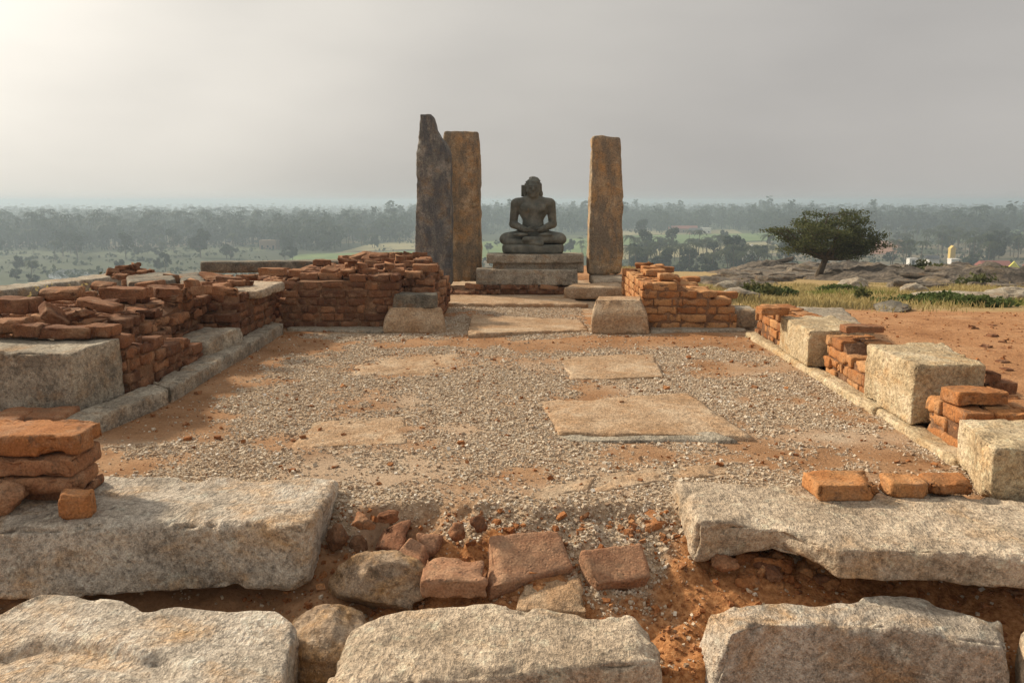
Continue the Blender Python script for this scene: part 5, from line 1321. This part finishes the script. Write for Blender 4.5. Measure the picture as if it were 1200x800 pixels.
GP = {'pg': ('coconut palm in the hazy grove below the hill at the right', 'coconut palms in the grove on the right'),
      'bg': ('leafy tree in the hazy grove below the hill at the right', 'leafy trees in the grove on the right'),
      'pc': ('coconut palm scattered over the fields behind the right pillar', 'coconut palms on the middle fields'),
      'bc': ('leafy tree scattered over the fields behind the right pillar', 'leafy trees on the middle fields'),
      'pl': ('small hazy palm on the plain beyond the left wall', 'palms on the left plain'),
      'bl': ('small hazy tree on the plain beyond the left wall', 'trees on the left plain')}
def scatter(n, box, palm_share, keys, smin=0.8, smax=1.15, avoid=()):
    for _ in range(n):
        for _t in range(20):
            px, py = rs.uniform(box[0], box[1]), rs.uniform(box[2], box[3])
            if not any(a <= px <= b and c <= py <= d for a, b, c, d in avoid): break
        pm = rs.random() < palm_share
        k = keys[0] if pm else keys[1]
        src = proto_palm[rs.integers(0, 3)] if pm else proto_broad[rs.integers(0, 4)]
        s = rs.uniform(smin, smax) * (0.8 if not pm else 1)
        copy_thing(src, far(px, py), rs.uniform(0, 6.28), s, *GP[k])
HAV = [(1085, 1122, 305, 322), (1165, 1215, 305, 326), (872, 892, 298, 312), (1030, 1062, 285, 312)]
scatter(84, (735, 930, 299, 330), 0.6, ('pc', 'bc'), 0.75, 1.15, HAV)
scatter(10, (728, 920, 279, 298), 0.4, ('pc', 'bc'), 0.6, 0.9, HAV)
scatter(12, (560, 690, 288, 306), 0.6, ('pc', 'bc'), 0.5, 0.8)
scatter(128, (1035, 1290, 283, 316), 0.72, ('pg', 'bg'), 0.8, 1.2, HAV)
scatter(40, (910, 1290, 272, 288), 0.5, ('pg', 'bg'), 0.85, 1.2, HAV)
scatter(44, (-30, 480, 285, 306), 0.35, ('pl', 'bl'), 0.6, 1.0, [(205, 265, 290, 306), (345, 485, 292, 306)])
scatter(10, (-20, 200, 318, 335), 0.2, ('pl', 'bl'), 0.45, 0.7, [(50, 115, 312, 335)])

# the woods that close the plain
def low_tree(rs, kind):
    if kind == 0:   # crown of broad leaf clumps
        H, W = rs.uniform(9, 17), rs.uniform(6, 11)
        k = 7; cl = rs.normal(size=(k, 3)); cl /= np.linalg.norm(cl, axis=1, keepdims=True)
        C = np.repeat(cl * rs.uniform(0.3, 0.85, (k, 1)), 9, 0) + rs.normal(0, 0.22, (k * 9, 3))
        C = C * np.array([W / 2, W / 2, H * 0.44]) + np.array([0, 0, H * 0.54])
        v, f = leaves(C, 1.15, rs, 0.2, 0.75)
        t = tube([(0, 0, 0), (0, 0, H * 0.6)], [0.3, 0.15], 4)
    else:
        H = rs.uniform(10, 17); fr = []
        for q in range(13):
            a = q * 2.4; d = np.array([math.cos(a), math.sin(a), 0]); s = np.array([-d[1], d[0], 0]) * 0.45; up = rs.uniform(0, 1.0)
            p0 = np.array([0, 0, H]); p1 = p0 + d * 2.1 + np.array([0, 0, 0.9 * up]); p2 = p0 + d * 3.9 + np.array([0, 0, 1.6 * up - 2.0])
            fr.append((np.array([p0 - s * 0.4, p0 + s * 0.4, p1 + s, p1 - s, p2 + s * 0.3, p2 - s * 0.3]), np.array([[0, 1, 2, 3], [3, 2, 4, 5]])))
        v, f = join(fr)
        t = tube([(0, 0, 0), (0.3, 0, H)], [0.22, 0.14], 4)
    tv = np.concatenate([v, t[0]]); tf = np.concatenate([f, t[1] + len(v)])
    return tv, tf, np.concatenate([np.clip(rs.normal(0.42, 0.24, len(v)), 0, 1), np.full(len(t[0]), 0.3)])
rs = np.random.default_rng(77)
LT = [[low_tree(rs, 0) for _ in range(8)], [low_tree(rs, 1) for _ in range(6)]]
def wood(name, n, pxr, base_py, palm, seed, far_py=236.3, grow=1.0):
    rs = np.random.default_rng(seed)
    VV, FF, TT, o = [], [], [], 0
    for _ in range(n):
        px = rs.uniform(*pxr)
        b_ = base_py(px)
        py = far_py + (b_ - far_py) * rs.random() ** 1.15
        p = P(px, py, PLAIN)
        kind = 1 if rs.random() < palm(px) else 0
        v, f, t = LT[kind][rs.integers(0, len(LT[kind]))]
        a = rs.uniform(0, 6.28); c, s = math.cos(a), math.sin(a); sc = rs.uniform(0.75, 1.2) * grow * (1.4 if kind == 0 and px > 430 and rs.random() < 0.07 else 1)
        VV.append(np.stack([v[:, 0] * c - v[:, 1] * s, v[:, 0] * s + v[:, 1] * c, v[:, 2]], 1) * sc + p); FF.append(f + o); o += len(v)
        TT.append(np.clip(t + rs.normal() * 0.15, 0, 1))
    ob = build(name, np.concatenate(VV), [np.concatenate(FF)], M['leaf_far'], smooth=False, tone=np.concatenate(TT), origin=(0, 0, 0)); ob['kind'] = 'stuff'
wood('woods', 4300, (-120, 560), lambda x: 291 + 3 * math.sin(x * 0.02) - (8 if x > 400 else 0) - (x > 480) * 6, lambda x: 0.55 if x < 330 else 0.25, 1)
wood('woods', 3200, (480, 960), lambda x: 272 + 2 * math.sin(x * 0.05), lambda x: 0.2, 2, grow=1.12)
wood('woods', 2600, (880, 1330), lambda x: 277 + 3 * math.sin(x * 0.04), lambda x: 0.4, 3, grow=1.08)
n = 1100
rs = np.random.default_rng(78)
C = []
for _ in range(n):                       # undergrowth and hedges on the plain
    px, py = rs.uniform(-60, 1260), rs.uniform(266, 326)
    if any(a <= px <= b and c <= py <= d for a, b, c, d in ((340, 488, 286, 310), (556, 692, 278, 304), (726, 915, 270, 303))) and rs.random() < 0.85: continue
    q = P(px, py, PLAIN); k = rs.integers(3, 10)
    w = rs.uniform(0.6, 2.2)
    C.append(q + rs.normal(0, 1, (k, 3)) * np.array([w * 1.5, w, 0.4]) + np.array([0, 0, 0.7]))
V, F = leaves(np.concatenate(C), 0.9, rs, 0.2, 0.7)
o = build('undergrowth', V, [F], M['leaf_far'], smooth=False, tone=np.repeat(np.clip(rs.normal(0.6, 0.25, len(V) // 4), 0, 1), 4), origin=(0, 0, 0)); o['kind'] = 'stuff'

# ------------------------------------------------------------------ houses of the village
def paint(name, c, rough=0.8):
    t = MT(name, rough, 0.2)
    return t.out(t.mix(t.ramp(t.noise(0.9, 5, 0.7), [(0.45, 0.0), (0.7, 0.35)]), c, tuple(q * 0.6 for q in c)))
for nm, c in (('white_wash', (0.80, 0.79, 0.76)), ('yellow_paint', (0.80, 0.74, 0.10)), ('ochre_paint', (0.72, 0.52, 0.16)), ('red_tile', (0.30, 0.10, 0.075)), ('dark_opening', (0.03, 0.03, 0.03)), ('grey_tile', (0.10, 0.105, 0.115)), ('brown_wall', (0.30, 0.21, 0.16))):
    M[nm] = paint(nm, c)
def slab_mesh(x0, x1, y0, y1, z0, z1):
    v, f = box_lattice(1, 1, 1)
    return v * np.array([x1 - x0, y1 - y0, z1 - z0]) + np.array([x0, y0, z0]), f
def house(label, px, py, w, d, h, wall, roofm, pitch=0.45, over=0.4, gable_front=False, doors=1, rz=0.0, name='house', cat='house', star=False):
    loc = np.array(far(px, py)) + (0, 0, 0.1)
    root = empty(name, tuple(loc), label, cat)
    def add(nm, V, F, m): return build(nm, np.asarray(V, float) + loc, [np.asarray(q) for q in (F if isinstance(F, list) else [F])], M[m], smooth=False, parent=root)
    rise = (w if gable_front else d) * 0.5 * pitch * 2 * 0.5 + 0.2
    if gable_front:
        pts = [(-w / 2, h), (w / 2, h), (0, h + rise)]
        V = [(-w / 2, -d / 2, 0), (w / 2, -d / 2, 0), (w / 2, -d / 2, h), (0, -d / 2, h + rise), (-w / 2, -d / 2, h)]
        V += [(x, d / 2, z) for x, _, z in V]
        F5 = [[0, 1, 2, 3, 4], [9, 8, 7, 6, 5]]; F4 = [[0, 5, 6, 1], [1, 6, 7, 2], [2, 7, 8, 3], [3, 8, 9, 4], [4, 9, 5, 0]]
        add('wall', V, [np.array(F5), np.array(F4)], wall)
        ov = over
        A = [(-w / 2 - ov, h - ov * rise / (w / 2)), (0, h + rise), (w / 2 + ov, h - ov * rise / (w / 2))]
        V = []
        for y in (-d / 2 - (0.02 if star else ov), d / 2 + ov):
            V += [(x, y, z + 0.02) for x, z in A] + [(x, y, z + 0.2) for x, z in A]
        F = [[0, 1, 7, 6], [1, 2, 8, 7], [3, 9, 10, 4], [4, 10, 11, 5], [0, 3, 4, 1], [1, 4, 5, 2], [6, 7, 10, 9], [7, 8, 11, 10], [0, 6, 9, 3], [2, 5, 11, 8]]
        add('roof', V, np.array(F), roofm)
    else:
        V, F = slab_mesh(-w / 2, w / 2, -d / 2, d / 2, 0, h); add('wall', V, F, wall)
        if pitch > 0:
            V = [(-w / 2 - over, -d / 2 - over, h), (w / 2 + over, -d / 2 - over, h), (w / 2 + over, d / 2 + over, h), (-w / 2 - over, d / 2 + over, h), (-w / 2 - over, 0, h + rise), (w / 2 + over, 0, h + rise)]
            add('roof', V, [np.array([[0, 1, 5, 4], [2, 3, 4, 5], [3, 2, 1, 0]]), np.array([[0, 4, 3], [1, 2, 5]])], roofm)
        else:
            V, F = slab_mesh(-w / 2 - 0.15, w / 2 + 0.15, -d / 2 - 0.15, d / 2 + 0.15, h + 0.003, h + 0.3); add('roof', V, np.array(F), roofm)
    for k in range(doors):
        x = -w / 2 + w * (k + 0.5) / max(doors, 1)
        if star: continue
        V, F = slab_mesh(x - 0.5, x + 0.5, -d / 2 - 0.06, -d / 2 + 0.05, 0.02 if k % 2 == 0 else 1.0, 2.1); add('door' if k % 2 == 0 else 'window', V, F, 'dark_opening')
    if star:
        a = np.linspace(0, 2 * math.pi, 17)[:-1]; r_ = np.where(np.arange(16) % 2 == 0, 0.55, 0.33)
        V = np.concatenate([np.stack([np.cos(a) * r_, np.full(16, -d / 2 - 0.10), h + rise * 0.33 + np.sin(a) * r_], 1), np.stack([np.cos(a) * r_, np.full(16, -d / 2 + 0.03), h + rise * 0.33 + np.sin(a) * r_], 1)])
        k = np.arange(16); F4 = np.stack([k, (k + 1) % 16, 16 + (k + 1) % 16, 16 + k], 1)
        add('window', V, [np.arange(16)[None, ::-1], F4], 'dark_opening')
    root.rotation_euler = (0, 0, rz)
    return root
house('bright yellow gabled house front with a dark round opening at the right edge', 1186, 330, 4.6, 6, 3.4, 'yellow_paint', 'yellow_paint', 1.15, 0.35, True, star=True, rz=-0.54)
house('long red tiled roof left of the yellow house', 1163, 326, 9, 6, 4.2, 'brown_wall', 'red_tile', 0.5)
house('red tiled roof at the picture edge right of the yellow house', 1222, 326, 10, 6, 4.0, 'brown_wall', 'red_tile', 0.5)
house('small white house with pillars under a grey roof among the palms', 1091, 316, 3.6, 4, 4.2, 'white_wash', 'grey_tile', 0.5, 0.5, doors=3)
house('tiny white hut beside the grove, left of the grey roofed house', 1068, 311, 3.0, 3, 2.6, 'white_wash', 'white_wash', 0, doors=1)
house('white flat roofed house under the ochre tower', 1116, 315, 2.8, 3, 3.6, 'white_wash', 'white_wash', 0, doors=2)
house('small ochre tower rising from the palms', 1114, 310, 2.0, 2.0, 6.4, 'ochre_paint', 'ochre_paint', 0.9, 0.1, True, doors=1, name='tower', cat='tower')
house('pale little house deep in the grove at the upper right', 1066, 268, 9, 7, 10, 'white_wash', 'grey_tile', 0.4, doors=3)
house('long brown roofed shed at the edge of the fields', 800, 273, 22, 8, 3.6, 'brown_wall', 'red_tile', 0.5, doors=3)
house('white cube house at the end of the long brown shed', 827, 274, 7, 6, 4.5, 'white_wash', 'white_wash', 0, doors=2)
house('dark roofed farmhouse before the woods, left of the white cube house', 815, 275, 9, 6, 3.2, 'brown_wall', 'grey_tile', 0.6, doors=2)
house('pale farmhouse with a flat roof on the hazy left plain', 316, 292, 9, 6, 4.5, 'brown_wall', 'brown_wall', 0, doors=3)
# the white shrine with its stepped tower
loc = np.array(far(880, 309)) + (0, 0, 0.1)
root = empty('shrine', tuple(loc), 'little white shrine with a stepped tower among the trees', 'shrine')
V, F = join([slab_mesh(-3.0, 3.4, -2, 2, 0, 3.6), slab_mesh(-3.3, 3.7, -2.3, 2.3, 3.603, 4.0)])
build('wall', V + loc, [F], M['white_wash'], smooth=False, parent=root)
V, F = join([slab_mesh(-1.5 + k * 0.28, 1.5 - k * 0.28, -1.5 + k * 0.28, 1.5 - k * 0.28, 4.003 + k * 0.8, 4.79 + k * 0.8) for k in range(5)])
build('spire', V + loc, [F], M['white_wash'], smooth=False, parent=root)
V, F = slab_mesh(-0.6, 0.6, -2.06, -1.9, 0.02, 2.2)
build('door', V + loc, [F], M['dark_opening'], smooth=False, parent=root)

# ------------------------------------------------------------------ the hazy air
HZ = 1.0
hm = bpy.data.materials.new('hazy_air'); hm.use_nodes = True
hn, hl = hm.node_tree.nodes, hm.node_tree.links
hn.clear()
ho = hn.new('ShaderNodeOutputMaterial'); hv = hn.new('ShaderNodeVolumePrincipled')
hv.inputs['Color'].default_value = (0.55, 0.67, 0.78, 1)
hv.inputs['Density'].default_value = 0.00085
hv.inputs['Anisotropy'].default_value = 0.25
hl.new(hv.outputs[0], ho.inputs['Volume'])
V, F = box_lattice(1, 1, 1)
V = V * np.array([19000, 19000, 0]) - np.array([9500, 9500, 0])
V[:, 2] = np.where(box_lattice(1, 1, 1)[0][:, 2] > 0.5, 6.0, PLAIN - 2.0)
h = build('haze', V, [F], hm, smooth=False, origin=(0, 0, 0)); h['kind'] = 'stuff'
